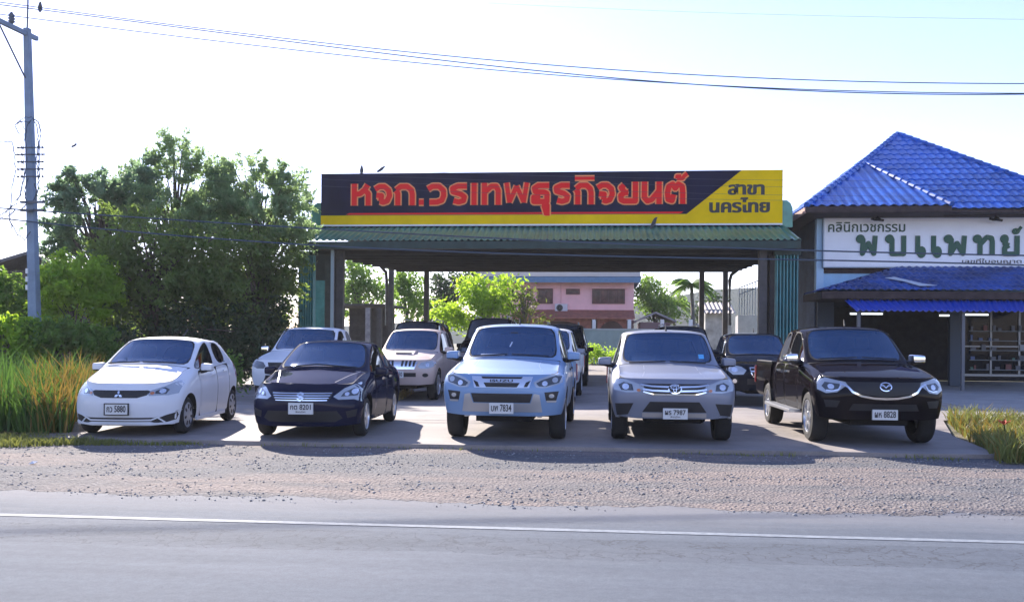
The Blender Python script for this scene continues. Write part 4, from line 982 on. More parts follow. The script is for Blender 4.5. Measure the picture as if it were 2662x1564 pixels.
def decal(bvh, poly, thick=.02, lift=.004, step=.035, axis='y', sgn=1):
    """closed outline in front view (x, z) (or side view (y, z)) laid on the shell as a thin raised piece"""
    bm = bmesh.new(); far = -3.0
    def P(a, b): return (a, far, b) if axis == 'y' else (sgn * 3.0, a, b)
    f = bm.faces.new([bm.verts.new(P(a, b)) for a, b in poly])
    a0, a1 = min(p[0] for p in poly), max(p[0] for p in poly); b0, b1 = min(p[1] for p in poly), max(p[1] for p in poly)
    k0 = 0 if axis == 'y' else 1
    for lo, hi, comp in ((a0, a1, k0), (b0, b1, 2)):
        nn = int((hi - lo) / step)
        for i in range(1, nn + 1):
            co = [0, 0, 0]; co[comp] = lo + (hi - lo) * i / (nn + 1); no = [0, 0, 0]; no[comp] = 1
            bmesh.ops.bisect_plane(bm, geom=bm.verts[:] + bm.edges[:] + bm.faces[:], plane_co=co, plane_no=no)
    d = Vector((0, 1, 0)) if axis == 'y' else Vector((-sgn, 0, 0))
    last = None; miss = []
    for v in bm.verts:
        loc, nrm, _, _ = bvh.ray_cast(v.co, d)
        if loc is None: miss.append(v); continue
        v.co = loc - d * lift; last = v.co
    hit = [v for v in bm.verts if v not in miss]
    for v in miss:
        if not hit: break
        w = min(hit, key=lambda q: (q.co.x - v.co.x) ** 2 + (q.co.z - v.co.z) ** 2 if axis == 'y' else (q.co.y - v.co.y) ** 2 + (q.co.z - v.co.z) ** 2)
        if axis == 'y': v.co.y = w.co.y
        else: v.co.x = w.co.x
    bmesh.ops.triangulate(bm, faces=[q for q in bm.faces if len(q.verts) > 4])
    r = bmesh.ops.extrude_face_region(bm, geom=bm.faces[:])
    for g in r['geom']:
        if isinstance(g, bmesh.types.BMVert): g.co += d * thick
    bm.verts.index_update()
    vs = [v.co.copy() for v in bm.verts]; fs = [tuple(v.index for v in q.verts) for q in bm.faces]; bm.free()
    return vs, fs
def mir(poly): return [(-a, b) for a, b in reversed(poly)]
def ell(cx_, cz, rx, rz, n=20, a0=0): return [(cx_ + rx * math.cos(2 * PI * k / n + a0), cz + rz * math.sin(2 * PI * k / n + a0)) for k in range(n)]
def ribbon(pts, w):
    """outline of a polyline of width w"""
    L, Rt = [], []
    for i, p in enumerate(pts):
        a = Vector(pts[max(i - 1, 0)]); b = Vector(pts[min(i + 1, len(pts) - 1)]); d = (b - a).normalized(); nrm = Vector((-d.y, d.x)) * w / 2; q = Vector(p)
        L.append(tuple(q + nrm)); Rt.append(tuple(q - nrm))
    return L + Rt[::-1]
def wheel_mesh(root, x, y, r, tw, style, sgn):
    w = MB(); rr_ = r * .66
    w.lathe([(rr_, -tw / 2 + .015), (rr_ + .02, -tw / 2), (r - .03, -tw / 2 + .005), (r - .006, -tw / 2 + .035), (r, -tw / 4), (r, tw / 4), (r - .006, tw / 2 - .035), (r - .03, tw / 2 - .005), (rr_ + .02, tw / 2), (rr_, tw / 2 - .015), (rr_ - .01, 0), (rr_, -tw / 2 + .015)], (0, 0, 0), 'x', 36)
    o = w.build('wheel', M_rub, root, smooth=True, angle=40); o.location = (x, y, r)
    s = sgn; b = MB()
    b.lathe([(rr_ + .004, s * (tw / 2 - .006)), (rr_ - .012, s * (tw / 2 - .002)), (rr_ - .025, s * (tw / 2 - .03)), (rr_ - .03, s * 0.0)], (0, 0, 0), 'x', 36)
    if style == 'cap':
        b.lathe([(rr_ - .02, s * (tw / 2 - .02)), (rr_ * .8, s * (tw / 2 - .006)), (rr_ * .35, s * (tw / 2 + .006)), (.001, s * (tw / 2 + .01))], (0, 0, 0), 'x', 32)
        rim = b.build('rim', M_hub, o, smooth=True, angle=35)
        c = MB()
        for k in range(7):
            a = 2 * PI * k / 7; M = Matrix.Rotation(a, 4, 'X')
            c.box((s * (tw / 2 + .002) - .004, -.018, rr_ * .52), (s * (tw / 2 + .002) + .004, .018, rr_ * .86), 0, M)
        c.build('cap_slot', M_blk, rim)
    else:
        nsp = 6 if style == 'six' else 5
        for k in range(nsp):
            a = 2 * PI * k / nsp
            for off in ((-.16, .16) if style == 'split' else (0,)):
                M = Matrix.Rotation(a + off, 4, 'X'); hw2 = .022 if style == 'split' else .036
                b.add([M @ Vector(p) for p in [(s * (tw / 2 - .015), -hw2 * 1.2, .04), (s * (tw / 2 - .015), hw2 * 1.2, .04), (s * (tw / 2 - .012), hw2, rr_ - .01), (s * (tw / 2 - .012), -hw2, rr_ - .01), (s * (tw / 2 - .05), -hw2 * 1.2, .04), (s * (tw / 2 - .05), hw2 * 1.2, .04), (s * (tw / 2 - .05), hw2, rr_ - .01), (s * (tw / 2 - .05), -hw2, rr_ - .01)]], [(0, 1, 2, 3), (0, 4, 5, 1), (1, 5, 6, 2), (3, 2, 6, 7), (0, 3, 7, 4)])
        b.lathe([(.075, s * (tw / 2 - .03)), (.07, s * (tw / 2 - .008)), (.03, s * (tw / 2 - .002)), (.001, s * (tw / 2 - .001))], (0, 0, 0), 'x', 20)
        rim = b.build('rim', M_alloy, o, angle=30)
        c = MB(); c.lathe([(rr_ - .032, s * (tw / 2 - .075)), (.001, s * (tw / 2 - .075))], (0, 0, 0), 'x', 28); c.build('brake_disc', M_wdark, rim)
    return o
def mirror(root, sgn, x, y, z, w, h, d, m_top, m_low, door=None):
    """door mirror: shell with a darker foot, reaching outwards from the door"""
    bm = bmesh.new(); bmesh.ops.create_cube(bm, size=1.0)
    for v in bm.verts:
        v.co.x *= w * (1.0 if v.co.y > 0 else .86); v.co.y *= d; v.co.z *= h * (1.0 if v.co.x * sgn < 0 else .82)
    me = bpy.data.meshes.new('m'); bm.to_mesh(me); bm.free(); o = bpy.data.objects.new('m', me); COL.objects.link(o)
    md = o.modifiers.new('s', 'SUBSURF'); md.levels = 3; md.render_levels = 3
    for e in (): pass
    bmx = o.modifiers.new('b', 'BEVEL')
    o.modifiers.move(1, 0); bmx.width = min(w, h, d) * .2; bmx.segments = 2
    me2 = eval_mesh(o); bpy.data.objects.remove(o); me2.name = 'mirror'
    me2.materials.clear(); me2.materials.append(m_top); me2.materials.append(m_low)
    me2.polygons.foreach_set('material_index', [1 if p.center.z < -.28 * h else 0 for p in me2.polygons])
    me2.polygons.foreach_set('use_smooth', [True] * len(me2.polygons))
    mo = link('mirror', me2, root); mo.location = (sgn * (x + w / 2 + .06), y, z)
    a = MB(); a.tube([(-sgn * (w / 2 + .10), .01, -h * .42), (-sgn * (w / 2 - .05), 0, -h * .36), (0, 0, -h * .3)], [.045, .04, .03], 8); a.build('mirror_arm', m_low, mo, smooth=True)
    return mo
def plate(root, bvh, cx_, cz, text, sub='', w=.34, h=.155, frame=None):
    y = min([p.y for p in [bvh.ray_cast(Vector((cx_ + a, -3, cz + b)), Vector((0, 1, 0)))[0] for a in (-w / 2, 0, w / 2) for b in (-h / 2, h / 2)] if p is not None] or [0.1]) - .012
    mb = MB(); mb.box((cx_ - w / 2, y - .012, cz - h / 2), (cx_ + w / 2, y + .03, cz + h / 2)); o = mb.build('licence_plate', M_plate, root, bevel=.003)
    mb = MB(); top = .36 if sub else .30
    mb.add(*fit_text(text, cx_ - w * .42, cx_ + w * .42, cz - h * (.08 if sub else .25), cz + h * .38, y - .0125, .02, 1.0, .003, ref=(0, .72)))
    if sub: mb.add(*fit_text(sub, cx_ - w * .2, cx_ + w * .2, cz - h * .40, cz - h * .18, y - .0125, .01, 1.0, .003))
    mb.build('plate_number', M_ptxt, o)
    if frame:
        mb = MB(); t_ = .014
        for a in ((cx_ - w / 2 - t_, cz - h / 2 - t_, cx_ + w / 2 + t_, cz - h / 2 - .001), (cx_ - w / 2 - t_, cz + h / 2 + .001, cx_ + w / 2 + t_, cz + h / 2 + t_), (cx_ - w / 2 - t_, cz - h / 2, cx_ - w / 2 - .001, cz + h / 2), (cx_ + w / 2 + .001, cz - h / 2, cx_ + w / 2 + t_, cz + h / 2)):
            mb.box((a[0], y - .016, a[1]), (a[2], y + .02, a[3]))
        mb.build('plate_frame', frame, o)
    return o
def bed_part(root, spec, pm, sc, dark=M_blk):
    b = MB(); y0, y1 = 3.74 * sc[1], spec['L'] * sc[1]
    W_, zt, zb = .925 * sc[0], 1.17 * sc[2], .50 * sc[2]
    sec = [(-W_ * .90, zb), (-W_ * .985, zb + .08), (-W_, zb + .3), (-W_ * .985, zt - .08), (-W_ * .955, zt), (-W_ * .87, zt), (-W_ * .86, zt - .42), (W_ * .86, zt - .42), (W_ * .87, zt), (W_ * .955, zt), (W_ * .985, zt - .08), (W_, zb + .3), (W_ * .985, zb + .08), (W_ * .90, zb)]
    b.prism(sec, y0, y1 - .06)
    me = b.build('t', pm); me.data.materials.append(M_wdark)
    cb = MB(); ay = spec['axles'][1] * sc[1]; r_ = spec['r'] + .06
    for sg in (-1, 1):
        x0, x1 = sg * .62, sg * 1.3
        cb.prism([(r_ * math.cos(2 * PI * k / 40) + ay, r_ * math.sin(2 * PI * k / 40) + spec['r']) for k in range(40)], min(x0, x1), max(x0, x1), axis='x')
    cut = cb.build('c', pm); cut.data.materials.append(M_wdark); cut.data.polygons.foreach_set('material_index', [1] * len(cut.data.polygons))
    bo = me.modifiers.new('b', 'BOOLEAN'); bo.object = cut; bo.operation = 'DIFFERENCE'; bo.solver = 'EXACT'
    m2 = eval_mesh(me); m2.name = 'cargo_bed'
    bpy.data.objects.remove(me); bpy.data.objects.remove(cut)
    m2.polygons.foreach_set('use_smooth', [True] * len(m2.polygons)); m2.set_sharp_from_angle(angle=R(30))
    bed = link('cargo_bed', m2, root)
    t = MB(); t.box((-W_ * .86, y1 - .058, zb + .03), (W_ * .86, y1 - .01, zt - .003)); t.build('tailgate', pm, bed, bevel=.012)
    t = MB()
    for sg in (-1, 1): t.box((sg * W_ * .915 - .05, y0 + .02, zt + .002), (sg * W_ * .915 + .05, y1 - .07, zt + .03))
    t.build('bed_rail', dark, bed, bevel=.006)
    for sg in (-1, 1):
        t = MB(); t.box((sg * W_ * .95 - .06, y1 - .11, zt - .42), (sg * W_ * .95 + .06, y1 - .02, zt - .08)); t.build('tail_light', M_tail, bed, bevel=.01)
    return bed
def underside(root, spec, sc):
    b = MB(); L = spec['L'] * sc[1]
    z = .30 if spec['bed'] or spec['r'] > .35 else .2
    b.box((-.42, .35, z), (.42, L - .4, z + .14)); 
    for ay in spec['axles']: b.tube([(-spec['track'], ay * sc[1], spec['r']), (spec['track'], ay * sc[1], spec['r'])], .05, 8)
    b.build('chassis', M_wdark, root)
def build_car(kind, name, label, cat, pm, loc, rz, sc=(1, 1, 1), wheel='six', sub=2, group=None, mirrors=None, antenna=False, arch=True, handle=M_blk, edit=None, glass=None):
    root = thing(name, label, cat, loc, rz, group)
    bm = car_shell(kind, sc, sub, arch, edit); bm.verts.index_update(); bm.faces.ensure_lookup_table()
    bvh = BVHTree.FromBMesh(bm)
    parts = split_shell(bm, root, pm, glass); bm.free()
    if group == 'vehicles parked in the front row of the lot': cabin(root, kind, sc)
    if kind['bed']: bed_part(root, kind, pm, sc)
    underside(root, kind, sc)
    for ay in kind['axles']:
        for sg in (-1, 1): wheel_mesh(root, sg * kind['track'] * sc[0], ay * sc[1], kind['r'], kind['tw'], wheel, sg)
    W_ = kind['W'] * sc[0]
    if mirrors:
        for sg in (-1, 1): mirror(root, sg, *mirrors['p'], *mirrors['s'], mirrors['m'], mirrors.get('l', M_blk))
    # door handles
    for dn, (i0, i1) in (('front_door', kind['doors'][0]), ('rear_door', kind['doors'][1])):
        y = kind['rows'][i1][4][1] - .22; z = kind['rows'][i1][5][2] - .13
        for sg in (-1, 1):
            mb = MB(); mb.add(*decal(bvh, [(y * sc[1] - .09, z * sc[2] - .018), (y * sc[1] + .09, z * sc[2] - .014), (y * sc[1] + .09, z * sc[2] + .014), (y * sc[1] - .09, z * sc[2] + .018)], .03, .022, .03, 'x', sg))
            if (dn, sg) in parts: mb.build('handle', handle, parts[(dn, sg)])
    if antenna:
        a = Vector(antenna); mb = MB(); mb.tube([a, a + Vector((0, .06, .11))], .018, 6, r1=.006); mb.build('antenna', M_blk, root)
    return root, bvh, parts
class Face:
    """front details laid on a shell"""
    def __init__(s, root, bvh): s.r, s.b = root, bvh
    def put(s, name, poly, m, thick=.02, lift=.004, both=False, parent=None, step=.04, label=None):
        outs = []
        for k, pl in enumerate([poly] + ([mir(poly)] if both else [])):
            mb = MB(); mb.add(*decal(s.b, pl, thick, lift, step)); par = parent[k] if isinstance(parent, list) else (parent or s.r)
            o = mb.build(name, m, par, angle=35)
            if label: o['label'] = label
            outs.append(o)
        return outs if both else outs[0]
    def many(s, name, polys, m, thick=.015, lift=.01, parent=None, step=.05):
        mb = MB()
        for p in polys: mb.add(*decal(s.b, p, thick, lift, step))
        return mb.build(name, m, parent or s.r, angle=35)
def wipers(root, bvh, xs, z0, m=M_blk):
    for (a, b) in xs:
        pts = []
        for k in range(6):
            q = k / 5; x = a[0] + (b[0] - a[0]) * q; z = a[1] + (b[1] - a[1]) * q
            h = bvh.ray_cast(Vector((x, -3, z)), Vector((0, 1, 0)))[0]
            if h: pts.append(h + Vector((0, -.02, .015)))
        if len(pts) > 1: mb = MB(); mb.tube(pts, .011, 5); mb.build('wiper', m, root)
# ------------------------------------------------------------------ front row
FRONT = 'vehicles parked in the front row of the lot'
def place(xc, d): return gnd(xc, d, ZL)
# 1 white hatchback
r, bv, pt = build_car(HATCH, 'hatchback_car', 'white five door hatchback with hub caps, leftmost in the front row', 'car', P_white, place(-5.95, 13.95), R(6.2), wheel='cap', group=FRONT,
    mirrors=dict(p=(.73, 1.42, 1.03), s=(.21, .15, .14), m=P_white), handle=P_white)
f = Face(r, bv)
hl_ = f.put('headlight', [(.40, .665), (.43, .63), (.66, .635), (.77, .66), (.785, .80), (.74, .86), (.60, .775), (.45, .715)], M_lens, both=True)
f.put('lamp_bezel', [(.50, .66), (.63, .655), (.66, .72), (.60, .755), (.50, .70)], M_lensd, .01, .009, True, hl_)
f.put('lamp_reflector', ell(.585, .70, .04, .036, 14), M_bulb, .01, .014, True, hl_)
f.put('indicator_lens', ell(.465, .672, .028, .022, 12), M_amber, .01, .012, True, hl_)
gr = f.put('grille', [(-.44, .70), (-.40, .64), (-.27, .60), (.27, .60), (.40, .64), (.44, .70), (.40, .715), (-.40, .715)], M_blk)
lg = []
for k in range(3):
    a = PI / 2 + k * 2 * PI / 3; c_ = (math.cos(a) * .034, math.sin(a) * .034 + .652); d1 = (math.cos(a), math.sin(a)); d2 = (-d1[1], d1[0])
    lg.append([(c_[0] + d1[0] * .034, c_[1] + d1[1] * .034), (c_[0] + d2[0] * .02, c_[1] + d2[1] * .02), (c_[0] - d1[0] * .034, c_[1] - d1[1] * .034), (c_[0] - d2[0] * .02, c_[1] - d2[1] * .02)])
f.many('badge', lg, M_chrome, .01, .016, gr)
vs_ = f.put('lower_vent', [(-.81, .385), (-.6, .335), (-.50, .30), (.50, .30), (.62, .345), (.81, .41), (.76, .26), (.62, .215), (.5, .22), (.44, .235), (-.44, .235), (-.5, .22), (-.62, .215), (-.76, .26)], M_blk)
f.many('vent_trim', [ribbon([(-.80, .37), (-.62, .335), (-.54, .30), (-.46, .262), (.46, .262), (.54, .30), (.64, .345), (.80, .395)], .024), ribbon([(-.54, .30), (-.63, .225)], .02), ribbon([(.54, .30), (.63, .225)], .02)], P_white, .012, .014, vs_)
f.put('front_lip', [(-.76, .235), (-.74, .19), (.74, .19), (.76, .235), (.5, .215), (-.5, .215)], P_white, .03, .03)
plate(r, bv, -.02, .43, 'กว 5880', '', frame=M_blk)
wipers(r, bv, [((-.62, 1.085), (-.05, 1.115)), ((.0, 1.115), (.5, 1.10))], 1.1)
f.many('hood_crease', [ribbon([(.17, .93), (.25, 1.0), (.30, 1.055)], .012)], mat('crease_shade', (.30, .33, .38), .4), .006, .003, pt[('hood', 0)])
mb = MB(); mb.tube([(0, 2.85, 1.53), (.04, 3.02, 1.68)], .012, 6); mb.build('antenna', M_blk, r)
mb = MB(); mb.prism([(3.22, 1.43), (3.52, 1.40), (3.53, 1.43), (3.26, 1.475)], -.44, .44, axis='x'); mb.build('roof_spoiler', P_white, r, bevel=.008)
for sg in (-1, 1):
    mb = MB(); mb.add(*decal(bv, [(3.42, .80), (3.56, .86), (3.50, 1.10), (3.40, 1.02)], .02, .006, .04, 'x', sg)); mb.build('tail_light', M_tail, r)
    mb = MB(); mb.add(*decal(bv, [(1.16, .18), (2.9, .18), (2.9, .24), (1.16, .24)], .03, .022, .2, 'x', sg)); mb.build('side_skirt', P_white, r)
# 2 dark blue sedan
r, bv, pt = build_car(SEDAN, 'sedan_car', 'dark navy sedan with chrome barred grille, second in the front row', 'car', P_navy, place(-3.15, 13.75), R(3.2), wheel='split', group=FRONT,
    mirrors=dict(p=(.76, 1.62, .99), s=(.22, .15, .14), m=P_navy), handle=M_chrome)
f = Face(r, bv)
hl_ = f.put('headlight', [(.47, .655), (.54, .61), (.74, .61), (.84, .57), (.865, .70), (.84, .81), (.77, .855), (.60, .775)], M_lens, both=True)
f.put('lamp_bezel', [(.57, .655), (.78, .665), (.80, .75), (.72, .78), (.60, .71)], M_lensd, .01, .009, True, hl_)
f.put('lamp_reflector', ell(.74, .725, .045, .042, 14), M_bulb, .01, .014, True, hl_)
f.put('lamp_reflector', ell(.645, .69, .03, .028, 12), M_bulb, .01, .014, True, hl_)
gr = f.put('grille', [(-.46, .725), (-.44, .63), (-.36, .585), (.36, .585), (.44, .63), (.46, .725)], M_blk)
f.many('grille_bar', [[(-.45 + .02 * k, .70 - .035 * k), (-.45 + .02 * k, .714 - .035 * k), (.45 - .02 * k, .714 - .035 * k), (.45 - .02 * k, .70 - .035 * k)] for k in range(4)], M_chrome, .012, .014, gr)
f.many('badge', [ribbon([(.05, .695), (.0, .712), (-.05, .68), (.05, .632), (.0, .60), (-.05, .617)], .034)], M_chrome, .012, .028, gr)
f.put('lower_vent', [(-.52, .44), (-.60, .33), (-.5, .275), (.5, .275), (.60, .33), (.52, .44)], M_blk, .02, .004)
f.put('fog_lamp_recess', [(.64, .43), (.79, .46), (.77, .35), (.66, .33)], M_blk, both=True)
f.put('bumper_trim', ribbon([(.82, .36), (.74, .30), (.60, .265)], .02), P_navy, .02, .02, both=True)
plate(r, bv, .01, .48, 'กต 8201', 'พิษณุโลก', w=.37, h=.17)
wipers(r, bv, [((-.60, 1.045), (.0, 1.10)), ((-.02, 1.095), (.58, 1.05))], 1.1)
f.many('hood_crease', [ribbon([(.44, .86), (.56, .95), (.66, 1.0)], .012), ribbon([(-.44, .86), (-.56, .95), (-.66, 1.0)], .012)], mat('navy_crease', (.008, .01, .03), .4), .006, .003, pt[('hood', 0)])
for sg in (-1, 1):
    mb = MB(); mb.add(*decal(bv, [(4.05, .78), (4.24, .80), (4.22, .95), (4.08, .92)], .02, .006, .04, 'x', sg)); mb.build('tail_light', M_tail, r)
# 3 pale blue pickup
MIRP = dict(p=(.83, 1.66, 1.27), s=(.23, .16, .25))
r, bv, pt = build_car(PICK, 'pickup_truck', 'pale blue crew cab pickup facing the road in the middle of the front row', 'pickup', P_lblue, place(-.155, 13.62), R(-.8), group=FRONT,
    mirrors=dict(MIRP, m=P_lblue), antenna=(.06, 2.12, 1.80), sc=(1, 1, .985))
f = Face(r, bv)
hl_ = f.put('headlight', [(.47, .90), (.51, .825), (.64, .815), (.80, .86), (.915, .91), (.925, 1.02), (.88, 1.055), (.74, 1.02), (.56, .955)], M_lens, both=True)
f.put('lamp_bezel', [(.51, .89), (.55, .845), (.65, .84), (.84, .895), (.88, .99), (.80, 1.005), (.58, .93)], M_lensd, .01, .009, True, hl_)
f.put('lamp_reflector', ell(.635, .885, .04, .038, 14), M_bulb, .01, .014, True, hl_)
f.put('lamp_reflector', ell(.78, .935, .042, .04, 14), M_lens, .01, .014, True, hl_)
gr = f.put('grille', [(-.46, .985), (-.41, .82), (.41, .82), (.46, .985)], mat('pale_grille_trim', (.52, .60, .74), .3, .4), .02, .006)
f.many('grille_opening', [[(-.31, .982), (-.29, .955), (.29, .955), (.31, .982)], [(-.27, .895), (-.23, .83), (.23, .83), (.27, .895)], [(-.43, .93), (-.38, .835), (-.33, .835), (-.36, .90)], [(.36, .90), (.33, .835), (.38, .835), (.43, .93)]], M_blk, .01, .011, gr)
y_ = bv.ray_cast(Vector((0, -3, .923)), Vector((0, 1, 0)))[0].y
mb = MB(); mb.add(*fit_text('ISUZU', -.17, .17, .906, .944, y_ - .016, .02, 1.05, .006)); mb.build('badge', M_blk, gr)
f.put('lower_vent', [(-.46, .735), (-.42, .60), (.42, .60), (.46, .735)], M_blk)
f.put('bumper_centre', [(-.56, .72), (-.60, .46), (.60, .46), (.56, .72), (.48, .735), (.43, .59), (-.43, .59), (-.48, .735)], M_silv, .02, .008)
fl = f.put('fog_lamp_recess', [(.63, .755), (.655, .625), (.80, .625), (.84, .77)], M_blk, both=True)
f.put('fog_lamp', ell(.735, .70, .04, .03, 14), M_lens, .01, .012, True, fl)
f.many('fog_trim', [[(.66, .632), (.67, .605), (.80, .605), (.81, .632)], [(-.81, .632), (-.80, .605), (-.67, .605), (-.66, .632)]], M_silv, .01, .012)
plate(r, bv, 0, .515, 'บพ 7834', '', w=.36, h=.16)
f.many('hood_crease', [ribbon([(.58, 1.06), (.50, 1.13), (.50, 1.20)], .01), ribbon([(-.58, 1.06), (-.50, 1.13), (-.50, 1.20)], .01)], mat('blue_crease', (.20, .30, .46), .4), .006, .003, pt[('hood', 0)])
for sg in (-1, 1): mb = MB(); mb.box((sg * .55 - .035, .26, .37), (sg * .55 + .035, .40, .42)); mb.build('tow_hook', M_silv, r, bevel=.008)
mb = MB(); h_ = bv.ray_cast(Vector((-.02, -3, 1.56)), Vector((0, 1, 0)))[0]; mb.box((-.06, h_.y + .12, 1.58), (.06, h_.y + .16, 1.66)); mb.build('inside_mirror', M_blk, r)
wipers(r, bv, [((-.62, 1.255), (-.05, 1.285)), ((.02, 1.285), (.6, 1.26))], 1.1)
mb = MB(); mb.add(*decal(bv, [(-.52, 1.275), (-.50, 1.30), (-.12, 1.305), (-.10, 1.28)], .003, .004, .08)); mb.build('paper_slip', mat('paper_white', (.62, .66, .72), .6), r)
mb = MB(); mb.add(*decal(bv, ribbon([(-.04, 1.42), (-.01, 1.50)], .02), .003, .004, .05)); mb.build('hanging_tag', mat('paper_white', (.6, .6, .6)), r)
# 4 silver pickup
r, bv, pt = build_car(PICK, 'pickup_truck', 'silver crew cab pickup with round grille badge and blue windscreen sticker', 'pickup', P_silver, place(2.40, 13.55), R(0.2), group=FRONT,
    mirrors=dict(p=(.83, 1.66, 1.19), s=(.24, .16, .22), m=P_silver), antenna=(.02, 2.12, 1.71), sc=(.995, 1, .94))
f = Face(r, bv)
hl_ = f.put('headlight', [(.44, 0.867), (.50, 0.775), (.70, 0.760), (.885, 0.795), (.90, 0.900), (.86, 0.975), (.70, 0.952), (.55, 0.900)], M_lens, both=True)
f.put('lamp_bezel', [(.60, 0.795), (.78, 0.795), (.82, 0.873), (.74, 0.915), (.62, 0.885)], M_lensd, .01, .009, True, hl_)
f.put('lamp_reflector', ell(.715, 0.849, .05, .045, 14), M_bulb, .01, .014, True, hl_)
f.put('indicator_lens', ell(.525, 0.800, .03, .022, 12), M_amber, .01, .012, True, hl_)
gr = f.put('grille', [(-.48, 0.900), (-.40, 0.775), (-.30, 0.735), (.30, 0.735), (.40, 0.775), (.48, 0.900)], M_blk, .02, .006)
f.many('grille_bar', [ribbon([(-.50, 0.885), (-.34, 0.863), (-.10, 0.855), (.10, 0.855), (.34, 0.863), (.50, 0.885)], .026), ribbon([(-.47, 0.820), (-.33, 0.800), (-.10, 0.795), (.10, 0.795), (.33, 0.800), (.47, 0.820)], .026), ribbon([(-.46, 0.780), (-.30, 0.743), (.30, 0.743), (.46, 0.780)], .02)], M_chrome, .014, .016, gr)
def ring(cx_, cz, rx, rz, w, n=24):
    return [[(cx_ + rx * math.cos(a), cz + rz * math.sin(a)), (cx_ + rx * math.cos(b), cz + rz * math.sin(b)), (cx_ + (rx - w) * math.cos(b), cz + (rz - w) * math.sin(b)), (cx_ + (rx - w) * math.cos(a), cz + (rz - w) * math.sin(a))] for a, b in [(2 * PI * k / n, 2 * PI * (k + 1) / n) for k in range(n)]]
f.put('badge_back', ell(0, 0.825, .088, .062), M_blk, .012, .028, False, gr)
f.many('badge', ring(0, 0.825, .10, .072, .016) + ring(0, 0.847, .066, .026, .009, 18) + ring(0, 0.825, .026, .056, .009, 18), M_chrome, .012, .034, gr)
f.put('lower_vent', [(-.36, 0.635), (-.47, 0.480), (.47, 0.480), (.36, 0.635)], M_blk)
f.put('bumper_bar', [(-.47, 0.465), (-.47, 0.370), (.47, 0.370), (.47, 0.465)], mat('beige_grey_trim', (.36, .33, .30), .5), .02, .010)
fl = f.put('fog_lamp_recess', [(.60, 0.607), (.68, 0.435), (.84, 0.412), (.87, 0.591)], M_blk, both=True)
f.many('fog_trim', [[(.66, 0.412), (.67, 0.382), (.86, 0.382), (.86, 0.412)], [(-.86, 0.412), (-.86, 0.382), (-.67, 0.382), (-.66, 0.412)]], M_silv, .01, .014)
plate(r, bv, .01, .46, 'ผร 7987', 'พิษณุโลก', w=.36, h=.16)
f.put('windscreen_sticker', [(.50, 1.250), (.50, 1.320), (.59, 1.320), (.59, 1.250)], mat('blue_sticker', (.10, .42, .75), .5), .004, .003)
f.many('hood_crease', [ribbon([(.46, 1.000), (.42, 1.050), (.40, 1.143)], .01), ribbon([(-.46, 1.000), (-.42, 1.050), (-.40, 1.143)], .01)], mat('silver_crease', (.24, .26, .31), .4), .006, .003, pt[('hood', 0)])
wipers(r, bv, [((-.62, 1.165), (-.05, 1.195)), ((.02, 1.195), (.6, 1.170))], 1.1)
# 5 dark brown pickup
r, bv, pt = build_car(PICK, 'pickup_truck', 'dark brown crew cab pickup with chrome mirrors, rightmost in the front row', 'pickup', P_brown, place(5.45, 13.42), R(.8), group=FRONT, wheel='split',
    mirrors=dict(MIRP, m=M_chrome), antenna=(-.02, 2.12, 1.81), sc=(1, 1, .985), handle=M_chrome)
f = Face(r, bv)
hl_ = f.put('headlight', [(.46, 0.930), (.56, 0.880), (.66, 0.800), (.80, 0.780), (.905, 0.835), (.90, 0.935), (.84, 1.025), (.68, 0.980), (.56, 0.955)], M_lens, both=True)
f.put('lamp_bezel', [(.64, 0.835), (.80, 0.820), (.85, 0.885), (.80, 0.945), (.62, 0.920)], M_lensd, .01, .009, True, hl_)
f.many('lamp_ring', [ribbon([(.60, 0.925), (.64, 0.840), (.72, 0.815), (.80, 0.825)], .02), ribbon([(-.60, 0.925), (-.64, 0.840), (-.72, 0.815), (-.80, 0.825)], .02)], M_bulb, .01, .016)
f.put('lamp_reflector', ell(.735, 0.880, .042, .04, 14), M_bulb, .01, .014, True, hl_)
gr = f.put('grille', [(-.54, 0.955), (-.50, 0.865), (-.36, 0.780), (0, 0.735), (.36, 0.780), (.50, 0.865), (.54, 0.955)], M_blk, .02, .006)
f.many('grille_trim', [ribbon([(-.62, 0.935), (-.52, 0.885), (-.46, 0.810), (-.34, 0.750), (-.17, 0.720), (0, 0.712), (.17, 0.720), (.34, 0.750), (.46, 0.810), (.52, 0.885), (.62, 0.935)], .03)], M_chrome, .014, .016, gr)
f.many('badge', ring(0, 0.890, .088, .068, .015) + [ribbon([(-.075, 0.907), (-.035, 0.910), (0, 0.875), (.035, 0.910), (.075, 0.907)], .014)], M_chrome, .012, .022, gr)
f.put('lower_vent', [(-.45, 0.635), (-.50, 0.535), (.50, 0.535), (.45, 0.635)], M_blk)
f.put('fog_lamp_recess', [(.62, 0.675), (.66, 0.575), (.80, 0.575), (.83, 0.685)], M_blk, both=True)
plate(r, bv, 0, .48, 'ผห 8828', '', w=.36, h=.15)
wipers(r, bv, [((-.62, 1.255), (-.05, 1.285)), ((.02, 1.285), (.6, 1.26))], 1.1)
for sg in (-1, 1):
    mb = MB(); mb.box((sg * .98 - .09, 1.45, .40), (sg * .98 + .09, 3.5, .45)); mb.tube([(sg * .7, 1.7, .40), (sg * .98, 1.7, .42)], .03, 6); mb.tube([(sg * .7, 3.2, .40), (sg * .98, 3.2, .42)], .03, 6); mb.build('side_step', M_silv, r, bevel=.006)
